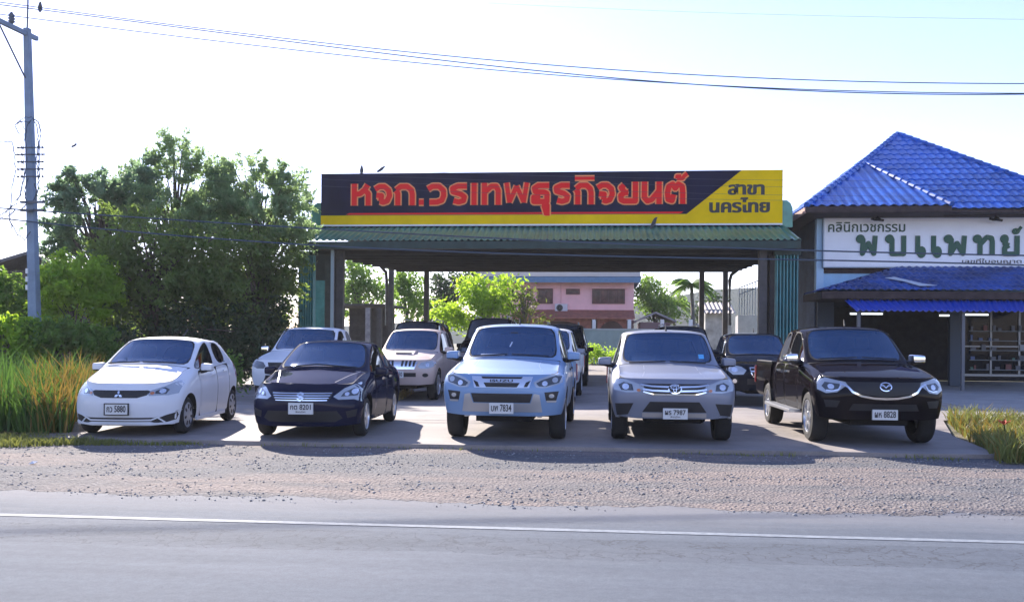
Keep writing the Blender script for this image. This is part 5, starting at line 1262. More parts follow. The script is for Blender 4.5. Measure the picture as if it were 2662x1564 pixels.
# ------------------------------------------------------------------ second row
SECOND = 'vehicles parked behind the front row'
def front_plain(f, gm, lens=True):
    hl_ = f.put('headlight', [(.50, 0.880), (.55, 0.820), (.74, 0.820), (.895, 0.880), (.90, 0.970), (.80, 1.010), (.58, 0.970)], M_lens, both=True)
    f.put('lamp_reflector', ell(.72, 0.910, .05, .045, 12), M_bulb, .01, .014, True, hl_)
    return hl_
r, bv, pt = build_car(PICK, 'pickup_truck', 'white pickup half hidden behind the dark navy sedan', 'pickup', P_white, place(-5.30, 21.6), R(2), group=SECOND, mirrors=dict(MIRP, m=M_chrome))
f = Face(r, bv)
f.put('headlight', [(.50, 0.880), (.55, 0.820), (.74, 0.820), (.895, 0.880), (.90, 0.970), (.80, 1.010), (.58, 0.970)], M_lensd, both=True)
f.put('grille', [(-.46, 0.970), (-.40, 0.810), (.40, 0.810), (.46, 0.970)], M_blk); f.put('lower_vent', [(-.5, 0.670), (-.55, 0.530), (.55, 0.530), (.5, 0.670)], M_blk); plate(r, bv, 0, .60, 'บม 4417')
r, bv, pt = build_car(PICK, 'pickup_truck', 'champagne pickup with bonnet scoop and dark slotted grille, behind the navy sedan', 'pickup', P_tan, place(-2.85, 22.9), R(-1.0), group=SECOND, mirrors=dict(MIRP, m=P_tan), sc=(.96, 1, 1.0))
f = Face(r, bv); hl_ = front_plain(f, M_blk)
gr = f.put('grille', [(-.50, 0.980), (-.42, 0.800), (.42, 0.800), (.50, 0.980)], M_chrome, .02, .006)
sl_ = []
for k in range(4):
    for sg in (-1, 1):
        x = .07 + k * .095; q = [(x + .02, .87), (x + .07, .87), (x + .09, 1.01), (x + .035, 1.01)]; sl_.append(q if sg > 0 else mir(q))
f.many('grille_slot', sl_, M_blk, .012, .012, gr)
f.put('badge', ell(0, 0.850, .05, .035, 14), M_chrome, .012, .016, False, gr)
f.put('lower_vent', [(-.46, 0.710), (-.46, 0.610), (.46, 0.610), (.46, 0.710)], M_blk); plate(r, bv, -.02, .665, 'กจ 2230', '', .36, .17)
f.put('fog_lamp_recess', ell(.68, 0.650, .07, .05, 14), M_blk, both=True)
mb = MB(); mb.prism([(.66, 1.15), (.95, 1.25), (1.2, 1.245), (1.2, 1.18), (.66, 1.11)], -.28, .28, axis='x'); sc_ = mb.build('hood_scoop', P_tan, r, bevel=.015)
mb = MB(); mb.box((-.20, .72, 1.175), (.20, .80, 1.20)); mb.build('scoop_mouth', M_blk, sc_)
r, bv, pt = build_car(PICK, 'pickup_truck', 'silver white pickup almost hidden directly behind the pale blue pickup', 'pickup', P_white, place(.56, 22.2), R(-2), group=SECOND, mirrors=dict(MIRP, m=P_silver), sc=(1, 1, 1.02))
f = Face(r, bv); front_plain(f, M_blk); f.put('grille', [(-.46, 0.970), (-.40, 0.810), (.40, 0.810), (.46, 0.970)], M_silv); f.put('lower_vent', [(-.46, 0.710), (-.46, 0.570), (.46, 0.570), (.46, 0.710)], M_blk); plate(r, bv, 0, .64, 'ผก 5162')
r, bv, pt = build_car(PICK, 'pickup_truck', 'black pickup with chrome framed grille between the silver and the dark brown pickups', 'pickup', P_black, place(6.05, 21.8), R(0), group=SECOND, mirrors=dict(p=(.86, 1.66, 1.28), s=(.23, .15, .24), m=P_black), antenna=(0, 2.1, 1.80), sc=(.98, 1, .97))
f = Face(r, bv)
hl_ = f.put('headlight', [(.48, 0.870), (.55, 0.770), (.78, 0.760), (.90, 0.870), (.90, 0.980), (.80, 1.000), (.58, 0.950)], M_lens, both=True); f.put('lamp_reflector', ell(.74, 0.880, .07, .06, 12), M_bulb, .01, .014, True, hl_)
gr = f.put('grille', [(-.42, 0.950), (-.38, 0.730), (.38, 0.730), (.42, 0.950)], M_blk); f.many('grille_bar', [ribbon([(-.40, 0.935), (-.385, 0.850), (.385, 0.850), (.40, 0.935)], .025), ribbon([(-.41, 0.935), (.41, 0.935)], .025), ribbon([(-.38, 0.820), (-.33, 0.720), (.33, 0.720), (.38, 0.820)], .025)], M_chrome, .014, .014, gr)
fl = f.put('fog_lamp_recess', ell(.74, 0.610, .09, .07, 14), M_blk, both=True); f.put('fog_lamp', ell(.74, 0.610, .05, .05, 14), M_bulb, .012, .014, True, fl)
f.put('lower_vent', [(-.46, 0.670), (-.46, 0.530), (.46, 0.530), (.46, 0.670)], M_blk); plate(r, bv, 0, .60, 'บล 3075')
# ------------------------------------------------------------------ dark vehicles in the shade of the shed
DEEP = 'dark vehicles standing deep in the shed'
suv, bv, pt = build_car(SUV, 'suv_car', 'tall dark vehicle deep in the shed, seen over the champagne pickup', 'suv', P_dark, place(-3.40, 29.2), R(0), sub=2, group=DEEP, glass=M_stint, mirrors=dict(MIRP, m=P_dark), sc=(1, 1, 1.19))
f = Face(suv, bv); hl_ = f.put('headlight', [(.50, 1.10), (.55, 1.03), (.74, 1.03), (.895, 1.10), (.90, 1.20), (.80, 1.25), (.58, 1.21)], M_lensd, both=True); f.put('grille', [(-.46, 1.21), (-.40, 1.02), (.40, 1.02), (.46, 1.21)], M_blk)
for sg in (-1, 1): mb = MB(); mb.tube([(sg * .55, 2.4, 2.16), (sg * .55, 2.6, 2.24), (sg * .55, 4.0, 2.22), (sg * .55, 4.2, 2.13)], .022, 6); mb.build('roof_rail', M_silv, suv)
index_kids()
for (x, d, a, lab, s_) in ((-.95, 30.0, 0, 'tall dark vehicle deep in the shed, between the champagne and the pale blue pickups', (1, 1, 1.07)), (1.62, 31.0, 0, 'dark vehicle deep in the shed, seen just right of the pale blue pickup', (1, 1, .99)), (5.25, 27.0, 2, 'dark vehicle deep in the shed, seen over the roof of the silver pickup', (1, 1, .94))):
    c = copy_tree(suv); c.location = place(x, d); c.rotation_euler = (0, 0, R(a)); c['label'] = lab; c.scale = s_
# ================================================================== vegetation
def leafmat(name, c1, c2, tr, k=.45, vs=.6):
    m = mat(name, c1, .55, var=.3, vscale=vs, col2=c2, spec=.35, trans=(tr, k), detail=9)
    return m
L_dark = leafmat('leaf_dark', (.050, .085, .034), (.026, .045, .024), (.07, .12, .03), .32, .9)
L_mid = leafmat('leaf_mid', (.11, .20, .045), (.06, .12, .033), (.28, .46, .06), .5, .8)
L_bamb = leafmat('leaf_feathery', (.165, .24, .115), (.10, .155, .08), (.38, .54, .22), .55, .7)
L_bright = leafmat('leaf_bright', (.19, .31, .035), (.11, .21, .03), (.50, .72, .05), .55, .8)
L_blue = leafmat('leaf_bluish', (.125, .20, .12), (.075, .13, .08), (.28, .43, .22), .5, .8)
M_bark = mat('bark', (.085, .065, .055), .9, var=.4, vscale=5, bump=.5, bscale=20)
M_bark2 = mat('pale_bark', (.17, .145, .12), .9, var=.4, vscale=5, bump=.5, bscale=20)
def leaves(rs, C, size, n, spread, elong=2.2, droop=0.0):
    """n leaf faces around each of the clump centres C (m,3); returns points, quads"""
    m = len(C); N = m * n
    c = np.repeat(C, n, 0) + rs.normal(0, 1, (N, 3)) * np.repeat(spread, n, 0)
    a = rs.normal(0, 1, (N, 3)); a[:, 2] -= droop; a /= np.linalg.norm(a, axis=1)[:, None]
    b = rs.normal(0, 1, (N, 3)); b -= (b * a).sum(1)[:, None] * a; b /= np.linalg.norm(b, axis=1)[:, None]
    s = size * rs.uniform(.6, 1.3, N)[:, None]; w = s / elong
    P = np.stack([c - a * s * .5, c - b * w * .5 + a * s * .05, c + a * s * .5, c + b * w * .5 + a * s * .05], 1).reshape(-1, 3)
    T = np.arange(4 * N).reshape(-1, 4)
    return P, T
def crown_clumps(rs, n, c, r, hollow=.35, flat=0.0):
    d = rs.normal(0, 1, (n, 3)); d /= np.linalg.norm(d, axis=1)[:, None]
    q = (hollow + (1 - hollow) * rs.rand(n) ** .6)[:, None]
    # uneven outline: radius varies with direction
    k = np.array([1 + .38 * mnoise.noise(Vector((x * 1.7 + c[0], y * 1.7, z * 1.7 + c[2]))) for x, y, z in d])[:, None]
    return np.array(c) + d * q * k * np.array(r)
def tree(name, label, base, h, blobs, leafm, size, per, nclump, seed, group=None, bark=M_bark, trunk_r=.14, cl=.32, elong=2.2, droop=0.0, cat='tree', limbs=8, hollow=.35, sprays=0, slen=.9):
    """blobs: list of (centre offset, radii) for the crown"""
    rs = np.random.RandomState(seed)
    t = thing(name, label, cat, base, 0, group)
    Cs = [crown_clumps(rs, max(4, int(nclump * (b[1][0] * b[1][2]) ** .9)), b[0], b[1], hollow) for b in blobs]
    C = np.concatenate(Cs); C = C[C[:, 2] > .15]
    sp = np.repeat(cl * rs.uniform(.5, 1.25, (len(C), 1)), 3, 1) * np.array([1, 1, .75])
    P, T = leaves(rs, C, size, per, sp, elong, droop)
    if sprays:
        # thin leafy shoots that break the outline
        o0 = C[rs.choice(len(C), sprays)]; cen = C.mean(0); dv = o0 - cen; dv /= np.linalg.norm(dv, axis=1)[:, None] + 1e-6; dv[:, 2] = np.abs(dv[:, 2]) * .8 + .5
        dv += rs.normal(0, .35, dv.shape); dv /= np.linalg.norm(dv, axis=1)[:, None]; L_ = slen * rs.uniform(.5, 1.5, (sprays, 1))
        S_ = np.concatenate([o0 + dv * L_ * q - np.array([0, 0, .45]) * (L_ * q * q) for q in np.linspace(.25, 1, 9)])
        P2, T2 = leaves(rs, S_, size * .95, 6, np.full((len(S_), 3), .06), elong, droop); T = np.concatenate([T, T2 + len(P)]); P = np.concatenate([P, P2])
    P[:, 2] = np.maximum(P[:, 2], .02)
    np_mesh('crown', P, T, leafm, t)
    mb = MB(); top = blobs[0][0]
    pts = [(0, 0, -.05)]; k = 7
    for i in range(1, k + 1): q = i / k; pts.append((top[0] * q + rs.normal(0, .05), top[1] * q + rs.normal(0, .05), top[2] * q))
    mb.tube(pts, [trunk_r * (1.25 - .95 * i / k) for i in range(k + 1)], 8)
    idx = rs.choice(len(C), min(len(C), limbs * len(blobs)), replace=False)
    for j in idx:
        e = C[j]; q = min(.9, max(.25, e[2] / max(top[2], .1) * .65)); i0 = int(q * k); s = Vector(pts[min(i0, k)]); e = Vector(e)
        mid = s.lerp(e, .5) + Vector((0, 0, .15 * (e - s).length)); mb.tube([s, mid, e], [trunk_r * .45, trunk_r * .25, trunk_r * .08], 5)
    mb.build('trunk', bark, t, smooth=True)
    return t
def base_at(du, Y, dv=900): p = at(du, dv, Y); return Vector((p.x, Y, 0))
def blob(base, du, dv, Y, rx, rz, ry=None):
    p = at(du, dv, Y); s = Y * 1.0564 / F
    return (tuple(p - base), (rx * s, (ry if ry else rx) * s, rz * s))
TG = 'trees left of the shed'
# the tall mass left of the shed (pixel centres and radii of the leaf masses)
def mass(name, label, du, Y, specs, m, size, per, ncl, seed, **kw):
    b = base_at(du, Y); return tree(name, label, b, 0, [blob(b, *s) for s in [(x, v, Y + dy, rx, rz) for x, v, dy, rx, rz in specs]], m, size, per, ncl, seed, group=TG, **kw)
L_olive = leafmat('leaf_olive_green', (.12, .18, .05), (.06, .095, .032), (.26, .38, .07), .45, .7)
mass('feathery_tree', 'tallest feathery pale green tree in the middle of the clump left of the shed', 430, 31,
     [(432, 470, 0, 80, 80), (425, 400, 0, 34, 48), (490, 460, .6, 55, 60), (450, 560, -.4, 130, 85), (370, 470, .5, 50, 55), (540, 510, .3, 55, 55), (380, 540, .2, 80, 65), (470, 400, .4, 16, 40)], L_bamb,  .18, 12, 21, 11, elong=3.2, droop=.6, cl=.25, sprays=420, slen=1.0)
mass('leafy_tree', 'rounded blue green tree at the left end of the clump left of the shed', 250, 30,
     [(240, 510, 0, 75, 72), (190, 470, .2, 45, 42), (345, 420, .6, 32, 48), (300, 490, .3, 75, 60), (175, 570, .4, 48, 55), (240, 600, .1, 80, 55), (160, 640, .2, 45, 40)], L_blue, .18, 13, 22, 12, cl=.25, sprays=300, slen=.8)
mass('spreading_tree', 'loose spreading tree at the right end of the clump, next to the signboard', 640, 32,
     [(640, 480, 0, 80, 65), (695, 455, .3, 42, 42), (590, 435, .3, 50, 46), (610, 560, -.3, 120, 80), (690, 545, .3, 45, 60), (560, 500, .2, 60, 55), (690, 610, .2, 50, 60), (748, 530, 5.5, 30, 50)], L_bamb, .18, 12, 19, 13, elong=2.8, droop=.5, cl=.26, sprays=420, slen=1.0)
mass('dense_tree', 'dense olive green tree in front of the feathery tree, behind the white hatchback', 390, 27.5,
     [(370, 600, 0, 130, 85), (440, 680, .3, 140, 90), (320, 720, .2, 95, 95), (530, 620, .6, 100, 90), (380, 780, .2, 130, 80), (510, 740, .3, 90, 80)], L_olive, .18, 34, 38, 14, cl=.27, sprays=200, slen=.7)
mass('dense_tree', 'dense olive green tree touching the left folding shutter of the shed', 650, 30.5,
     [(620, 640, 0, 110, 80), (660, 670, .5, 50, 90), (560, 740, .5, 95, 90), (640, 750, .8, 90, 85), (675, 760, .6, 35, 80), (600, 820, .4, 90, 60)], L_olive, .18, 34, 36, 15, cl=.27, sprays=200, slen=.7)
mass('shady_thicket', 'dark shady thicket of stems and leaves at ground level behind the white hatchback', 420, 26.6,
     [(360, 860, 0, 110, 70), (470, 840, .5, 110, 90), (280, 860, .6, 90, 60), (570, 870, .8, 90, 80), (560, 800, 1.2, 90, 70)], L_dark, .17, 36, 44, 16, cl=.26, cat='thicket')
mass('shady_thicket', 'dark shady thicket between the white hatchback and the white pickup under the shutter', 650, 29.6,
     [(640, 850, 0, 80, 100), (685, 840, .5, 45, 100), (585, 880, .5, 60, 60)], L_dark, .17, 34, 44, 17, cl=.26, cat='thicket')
mass('leafy_shrub', 'small light green shrub behind the rear wheel of the white hatchback', 568, 22.5, [(566, 900, 0, 14, 30), (575, 930, .1, 22, 22)], L_mid, .13, 24, 200, 18, cl=.11, trunk_r=.03, limbs=3, cat='shrub')
BG = 'bright green bushes at the left edge'
for (nm, lab, u, Y, specs, m, seed) in (
   ('bush', 'bright yellow green bush right of the utility pole', 180, 25.5, [(185, 700, 0, 70, 58), (145, 760, .2, 50, 50), (225, 740, .3, 50, 60), (140, 690, .4, 42, 38), (240, 680, .4, 36, 36)], L_bright, 21),
   ('bush', 'bright leafy bush low at the foot of the utility pole', 140, 23.0, [(150, 830, 0, 65, 40), (95, 840, .2, 50, 40), (200, 850, .2, 55, 40)], L_mid, 22),
   ('bush', 'tall vine covered bush left of the utility pole', 30, 26.0, [(25, 740, 0, 55, 55), (45, 790, .2, 50, 60), (-30, 760, .2, 60, 60), (10, 700, .2, 30, 25)], L_mid, 23),
   ('bush', 'bright low bush at the far left edge behind the tall grass', 20, 22.5, [(20, 830, 0, 60, 50), (-40, 840, .2, 60, 60), (60, 860, .1, 40, 35)], L_bright, 24)):
    b = base_at(u, Y); tree(nm, lab, b, 0, [blob(b, x, v, Y + dy, rx, rz) for x, v, dy, rx, rz in specs], m, .16, 26, 75, seed, group=BG, cl=.22, sprays=160, slen=.45, trunk_r=.05, limbs=5, cat='bush')
# behind the shed
b = base_at(1190, 58); tree('bright_tree', 'bright lime green young tree standing before the pink house', b, 0, [blob(b, u, v, 58 + dy, rx, rz) for u, v, dy, rx, rz in ((1200, 735, 0, 65, 35), (1245, 700, .3, 28, 22), (1165, 715, .3, 45, 28), (1105, 770, -.3, 42, 26), (1130, 790, .1, 38, 20), (1220, 765, .2, 50, 22))], L_bright, .30, 40, 26, 31, cl=.40, bark=M_bark2, limbs=6)
b = base_at(1300, 57); tree('sparse_tree', 'sparse brownish tree beside the lime green one before the pink house', b, 0, [blob(b, u, v, 57 + dy, rx, rz) for u, v, dy, rx, rz in ((1290, 755, 0, 40, 30), (1310, 725, .3, 22, 18), (1275, 790, .2, 55, 16), (1330, 790, .1, 25, 14))], leafmat('leaf_olive', (.15, .17, .04), (.09, .085, .03), (.2, .24, .04)),   .28, 18, 18, 32, cl=.4, bark=M_bark2, limbs=8)
RG = 'trees behind the shed'
for i, (lab, u, Y, specs, m) in enumerate((
   ('tree behind the shed seen left of the first rear post', 885, 62, ((880, 690, 0, 45, 45), (870, 650, 0, 22, 22), (925, 720, 0, 40, 30), (860, 740, 0, 40, 40)), L_mid),
   ('tree behind the shed seen between the two left rear posts', 1005, 66, ((1005, 710, 0, 38, 40), (985, 690, 0, 25, 25), (1020, 760, 0, 45, 30)), L_mid),
   ('darker tree behind the shed seen right of the second left rear post', 1110, 70, ((1100, 715, 0, 55, 45), (1145, 690, 0, 35, 25), (1075, 770, 0, 40, 30)), L_dark),
   ('broad leaved tree right of the pink house', 1612, 84, ((1605, 735, 0, 38, 45), (1590, 700, 0, 22, 25), (1640, 760, 0, 35, 30)), L_mid),
   ('low dark tree seen behind the rear right posts', 1745, 88, ((1755, 750, 0, 30, 25), (1735, 770, 0, 40, 25)), L_dark))):
    b = base_at(u, Y); tree('background_tree', lab, b, 0, [blob(b, x, v, Y + dy, rx, rz) for x, v, dy, rx, rz in specs], m, .34, 34, 22, 40 + i, group=RG, cl=.5, limbs=4)
# coconut palm
def palm(label, du, dv, Y, n, L_, seed):
    rs = np.random.RandomState(seed); b = base_at(du, Y); top = at(du, dv, Y) - b
    t = thing('palm_tree', label, 'palm', b); mb = MB(); mb.tube([(0, 0, 0), (.15, 0, top.z * .5), (0, 0, top.z)], [.2, .15, .12], 8); mb.build('trunk', M_bark2, t, smooth=True)
    Ps, Ts = [], []; k = 0
    for i in range(n):
        a = 2 * PI * i / n + rs.uniform(-.3, .3); e = rs.uniform(-.1, 1.1); d = np.array([math.cos(a), math.sin(a), 0])
        for j in range(26):
            q = (j + 1) / 26; c = np.array([0, 0, top.z]) + d * L_ * q * math.cos(e * .6) + np.array([0, 0, L_ * (q * math.sin(e) - .75 * q * q)])
            for sd in (-1, 1):
                s = np.array([-d[1], d[0], 0]) * sd; ll = .75 * math.sin(PI * min(1, q * .85 + .12)); tip = c + s * ll * .7 + d * ll * .5 + np.array([0, 0, -ll * .45]); w = d * .05
                Ps += [c - w, c + w, tip + w * .3, tip - w * .3]; Ts.append([k, k + 1, k + 2, k + 3]); k += 4
    np_mesh('fronds', np.array(Ps), np.array(Ts), L_mid, t)
palm('coconut palm with drooping fronds just left of the rear right post', 1700, 700, 72, 26, 1.9, 3)
palm('shorter palm with raised fronds right of the pink house', 1655, 740, 86, 24, 1.9, 6)
# hedge in front of the boundary wall
for i, (u, w_, hgt, lab) in enumerate(((1455, 26, 22, 'bright green bush at the foot of the boundary wall, left one'), (1500, 26, 18, 'bright green bush at the foot of the boundary wall, right one'))):
    b = base_at(u, 62); tree('hedge_bush', lab, b, 0, [blob(b, u, 893 - hgt, 62, w_, hgt)], L_bright, .18, 40, 60, 60 + i, group='bushes along the boundary wall', cl=.25, trunk_r=.04, limbs=3, cat='bush')
# ------------------------------------------------------------------ grass
G_green = leafmat('grass_green', (.085, .16, .035), (.045, .09, .022), (.10, .20, .03), .4, .7)
G_yel = leafmat('grass_yellow', (.30, .23, .07), (.20, .16, .05), (.32, .20, .03), .35, .9)
G_dry = leafmat('grass_dry', (.25, .25, .075), (.14, .165, .05), (.26, .28, .06), .35, .9)
def grass(name, n, poly, h, m, seed, z=0.0, w=.016, lean=.35, dens=None, hv=.5):
    rs = np.random.RandomState(seed); poly = np.array(poly)
    lo, hi = poly.min(0), poly.max(0); P = rs.uniform(lo, hi, (n * 3, 2))
    ins = np.zeros(len(P), bool); j = len(poly) - 1
    for i in range(len(poly)):
        xi, yi = poly[i]; xj, yj = poly[j]
        c = ((yi > P[:, 1]) != (yj > P[:, 1])) & (P[:, 0] < (xj - xi) * (P[:, 1] - yi) / (yj - yi + 1e-9) + xi); ins ^= c; j = i
    P = P[ins]
    if dens: P = P[np.array([mnoise.noise(Vector((a * dens, b * dens, seed))) + rs.uniform(-.3, .3) > -.12 for a, b in P])]
    P = P[:n]; n = len(P)
    hm = np.array([1 + .55 * mnoise.noise(Vector((a * 1.3, b * 1.3, 3.3))) for a, b in P])
    hh = h * hm * rs.uniform(1 - hv, 1.15, n); a = rs.uniform(0, 6.28, n); ln = lean * hh * rs.uniform(.1, 1.2, n)
    dx, dy = np.cos(a) * ln, np.sin(a) * ln; t = rs.uniform(0, 6.28, n); wx, wy = np.cos(t) * w, np.sin(t) * w
    V = np.zeros((n, 5, 3)); V[:, 0] = np.stack([P[:, 0] - wx, P[:, 1] - wy, np.full(n, z)], 1); V[:, 1] = np.stack([P[:, 0] + wx, P[:, 1] + wy, np.full(n, z)], 1)
    V[:, 2] = np.stack([P[:, 0] + wx * .8 + dx * .35, P[:, 1] + wy * .8 + dy * .35, z + hh * .6], 1); V[:, 3] = np.stack([P[:, 0] - wx * .8 + dx * .35, P[:, 1] - wy * .8 + dy * .35, z + hh * .6], 1)
    V[:, 4] = np.stack([P[:, 0] + dx, P[:, 1] + dy, z + hh * .97], 1)
    b = 5 * np.arange(n)[:, None]; T = np.concatenate([b + np.array([[0, 1, 2]]), b + np.array([[0, 2, 3]]), b + np.array([[3, 2, 4]])])
    o = np_mesh(name, V.reshape(-1, 3), T, m); o['kind'] = 'stuff'; return o
def g2(du, dv): # ground point under a display pixel
    k = 2662.0 / 2520.0; d = CM.to_3x3() @ Vector(((du * k - 1331.0) / F, (888.0 - dv * k) / F, -1.0)); t = -CAMZ / d.z
    return (d.x * t, d.y * t)
grass('tall_green_grass', 9500, [(-13.5, 13.9), (-8.75, 13.9), (-10.3, 17), (-11.5, 22), (-18, 22)], 1.05, G_green, 1, w=.017, lean=.6, hv=.75)
grass('tall_yellow_grass', 1000, [(-8.95, 13.8), (-8.3, 13.85), (-9.4, 17), (-10.5, 17)], 1.05, G_yel, 2, w=.013, lean=.45, hv=.7)
grass('mixed_yellow_grass', 260, [(-11.5, 13.85), (-8.6, 13.85), (-10.0, 17), (-14, 17)], 1.0, G_yel, 9, w=.013, lean=.5, hv=.7, dens=1.4)
grass('mixed_green_grass', 1200, [(-9.2, 13.8), (-8.3, 13.85), (-9.4, 17), (-10.5, 17)], .95, G_green, 10, w=.015, lean=.6, hv=.8)
grass('short_grass_verge', 5600, [(-13, 12.0), (-8.4, 12.3), (-7.3, 13.0), (-8.0, 13.5), (-9.3, 13.7), (-13, 14.0)], .13, G_dry, 3, z=ZG, w=.010, lean=.9)
grass('grass_tufts', 900, [(-8.0, 12.7), (-5.4, 13.1), (-5.4, 13.3), (-8.4, 13.35)], .07, G_dry, 4, z=ZG, w=.008, lean=.9, dens=2.0)
grass('kerb_weeds', 260, [(-4.9, 13.1), (5, 12.95), (5, 13.25), (-4.9, 13.25)], .06, G_dry, 5, z=ZG, w=.008, lean=.9, dens=.5)
grass('right_grass', 9000, [(5.3, 12.75), (12, 12.6), (12, 15.3), (9.4, 17.2), (7.1, 19.6), (6.1, 16)], .36, G_dry, 6, z=ZG, w=.012, lean=.7, dens=1.0)
grass('right_yellow_grass', 2200, [(5.3, 12.75), (12, 12.6), (12, 15.3), (9.4, 17.2), (7.1, 19.6), (6.1, 16)], .36, G_yel, 16, z=ZG, w=.012, lean=.7, dens=1.1)
grass('right_green_grass', 4200, [(5.5, 12.8), (12, 12.6), (12, 15), (7.6, 15.5)], .36, G_green, 7, z=ZG, w=.012, lean=.7, dens=1.2)
grass('dry_grass_patch', 1500, [(-7.3, 20.5), (-4.9, 22.5), (-5.2, 26), (-8.2, 25)], .22, mat('straw', (.33, .25, .10), .8, var=.3), 8, w=.010, lean=.8)
sheet('grass_soil', [(5.3, 12.7), (14, 12.5), (14, 15.75), (9.6, 17.35), (6.95, 20.2), (6.95, 19.3), (5.95, 16), (5.7, 13.3)], ZG + .008, M_soil)
sheet('verge_soil', [(-16, 12.1), (-8.6, 12.35), (-7.5, 13.0), (-8.0, 13.25), (-8.97, 13.3), (-8.97, 13.5), (-8.32, 14.1), (-9.25, 17), (-9.65, 20), (-18, 30)], ZG + .008, M_soil)
b = g2(2478, 1100); t = thing('red_flower', 'small red orange flower in the grass at the right edge', 'flower', (b[0], b[1] + .1, ZG)); t.scale = (1.3, 1.3, 1.3)
mb = MB(); mb.tube([(0, 0, 0), (.02, 0, .16), (0, 0, .3)], .008, 5); mb.build('stem', G_green, t)
mb = MB()
for k in range(6): a = 2 * PI * k / 6; mb.add([(0, 0, .29), (.05 * math.cos(a - .4), .05 * math.sin(a - .4), .33), (.085 * math.cos(a), .085 * math.sin(a), .35), (.05 * math.cos(a + .4), .05 * math.sin(a + .4), .33)], [(0, 1, 2, 3)])
mb.build('petals', mat('petal_red', (.65, .09, .04), .6), t)

# ================================================================== utility pole, cables, birds
M_pole = mat('pole_concrete', (.19, .26, .36), .75, var=.15, vscale=2)  # grey concrete, with the blue cast of lens flare put into its colour
M_cable = mat('cable', (.05, .075, .11), .6)
M_iron = mat('galvanised_iron', (.10, .115, .14), .5, .4)
YP = 24.5
pb = base_at(91, YP); ptop = at(67, 70, YP) - pb
pole = thing('utility_pole', 'tall leaning concrete utility pole with crossarm and tangled cables at the left edge', 'utility pole', pb)
def pl(du, dv, Y=YP): return at(du, dv, Y) - pb
mb = MB(); q0, q1 = pl(91, 893), pl(67, 70)
sec = lambda w, c: [Vector((c.x - w, c.y - w, c.z)), Vector((c.x + w, c.y - w, c.z)), Vector((c.x + w, c.y + w, c.z)), Vector((c.x - w, c.y + w, c.z))]
mb.add(sec(.14, Vector((q0.x, 0, -.2))) + sec(.08, q1), [(0, 1, 5, 4), (1, 2, 6, 5), (2, 3, 7, 6), (3, 0, 4, 7), (0, 3, 2, 1), (4, 5, 6, 7)]); mb.build('shaft', M_pole, pole, bevel=.02)
# crossarm reaching towards the road
ca0, ca1 = pl(66, 84), pl(-38, 34, 22.6)
mb = MB(); d = (ca1 - ca0).normalized(); s_ = d.cross(Vector((0, 0, 1))).normalized() * .05; u_ = Vector((0, 0, .06)); st = ca0 - d * .5
mb.add([st + s_ + u_, st - s_ + u_, st - s_ - u_, st + s_ - u_, ca1 + s_ + u_, ca1 - s_ + u_, ca1 - s_ - u_, ca1 + s_ - u_], [(0, 1, 2, 3), (7, 6, 5, 4), (0, 4, 5, 1), (1, 5, 6, 2), (2, 6, 7, 3), (3, 7, 4, 0)]); mb.build('crossarm', M_pole, pole)
mb = MB(); mb.tube([pl(66, 200), ca0.lerp(ca1, .72)], .025, 6); mb.build('brace', M_iron, pole)
ins_pts = [ca0.lerp(ca1, q) for q in (.38, .9)]
for p in ins_pts:
    mb = MB(); mb.lathe([(.02, 0), (.06, .06), (.10, .09), (.055, .12), (.10, .17), (.055, .2), (.09, .25), (.05, .3), (.03, .34), (.001, .35)], (p.x, p.y, p.z + .05), 'z', 14); mb.build('insulator', M_iron, pole, smooth=True)
mb = MB(); mb.tube([q1 + Vector((0, 0, -.05)), pl(69, -8)], .022, 6); mb.build('spike', M_iron, pole)
for k, dv in enumerate((365, 382, 400, 418, 436)):
    w_ = (.44 - .05 * abs(k - 1)); c_ = pl(80, dv); mb = MB(); mb.tube([c_ + Vector((-w_, -.1, 0)), c_ + Vector((w_, -.1, 0))], .02, 6)
    for sg in (-1, 1): mb.ball((c_.x + sg * .24, c_.y - .1, c_.z), .045, 5); mb.ball((c_.x + sg * .36, c_.y - .1, c_.z), .035, 5)
    mb.build('cable_bracket', M_iron, pole)
for k, dv in enumerate((500, 520)): c_ = pl(86, dv); mb = MB(); mb.box((c_.x - .28, c_.y - .26, c_.z - .03), (c_.x + .40, c_.y - .16, c_.z + .03)); mb.build('cable_bracket', M_iron, pole)
rs_ = random.Random(3); mb = MB()
def curl(pts, r=.012):
    P = [pl(a, b, YP - .25 + rs_.uniform(-.1, .1)) for a, b in pts]; out = []
    for i in range(len(P) - 1):
        for k in range(5): out.append(P[i].lerp(P[i + 1], k / 5) + Vector((rs_.uniform(-.02, .02), 0, rs_.uniform(-.02, .02))))
    mb.tube(out + [P[-1]], r, 5)
for pts in ([(78, 288), (55, 290), (42, 305), (50, 298), (62, 320), (58, 370), (60, 440), (50, 480), (20, 515), (0, 540)], [(80, 292), (95, 300), (100, 325), (95, 370), (97, 430), (92, 470), (85, 500)],
            [(76, 295), (66, 310), (62, 345), (66, 400), (55, 460), (40, 500), (0, 530)], [(80, 290), (92, 310), (94, 350), (90, 400), (96, 440)], [(72, 300), (45, 300), (36, 310), (48, 330)],
            [(0, 350), (30, 348), (36, 380), (38, 420), (28, 470), (24, 540), (40, 575), (60, 590), (75, 570)], [(30, 560), (22, 530), (40, 515), (70, 520), (85, 515)], [(84, 450), (90, 470), (82, 500)], [(70, 440), (60, 470), (66, 500), (50, 520)]):
    curl(pts, rs_.choice((.010, .014, .018)))
mb.build('tangled_cable', M_cable, pole)
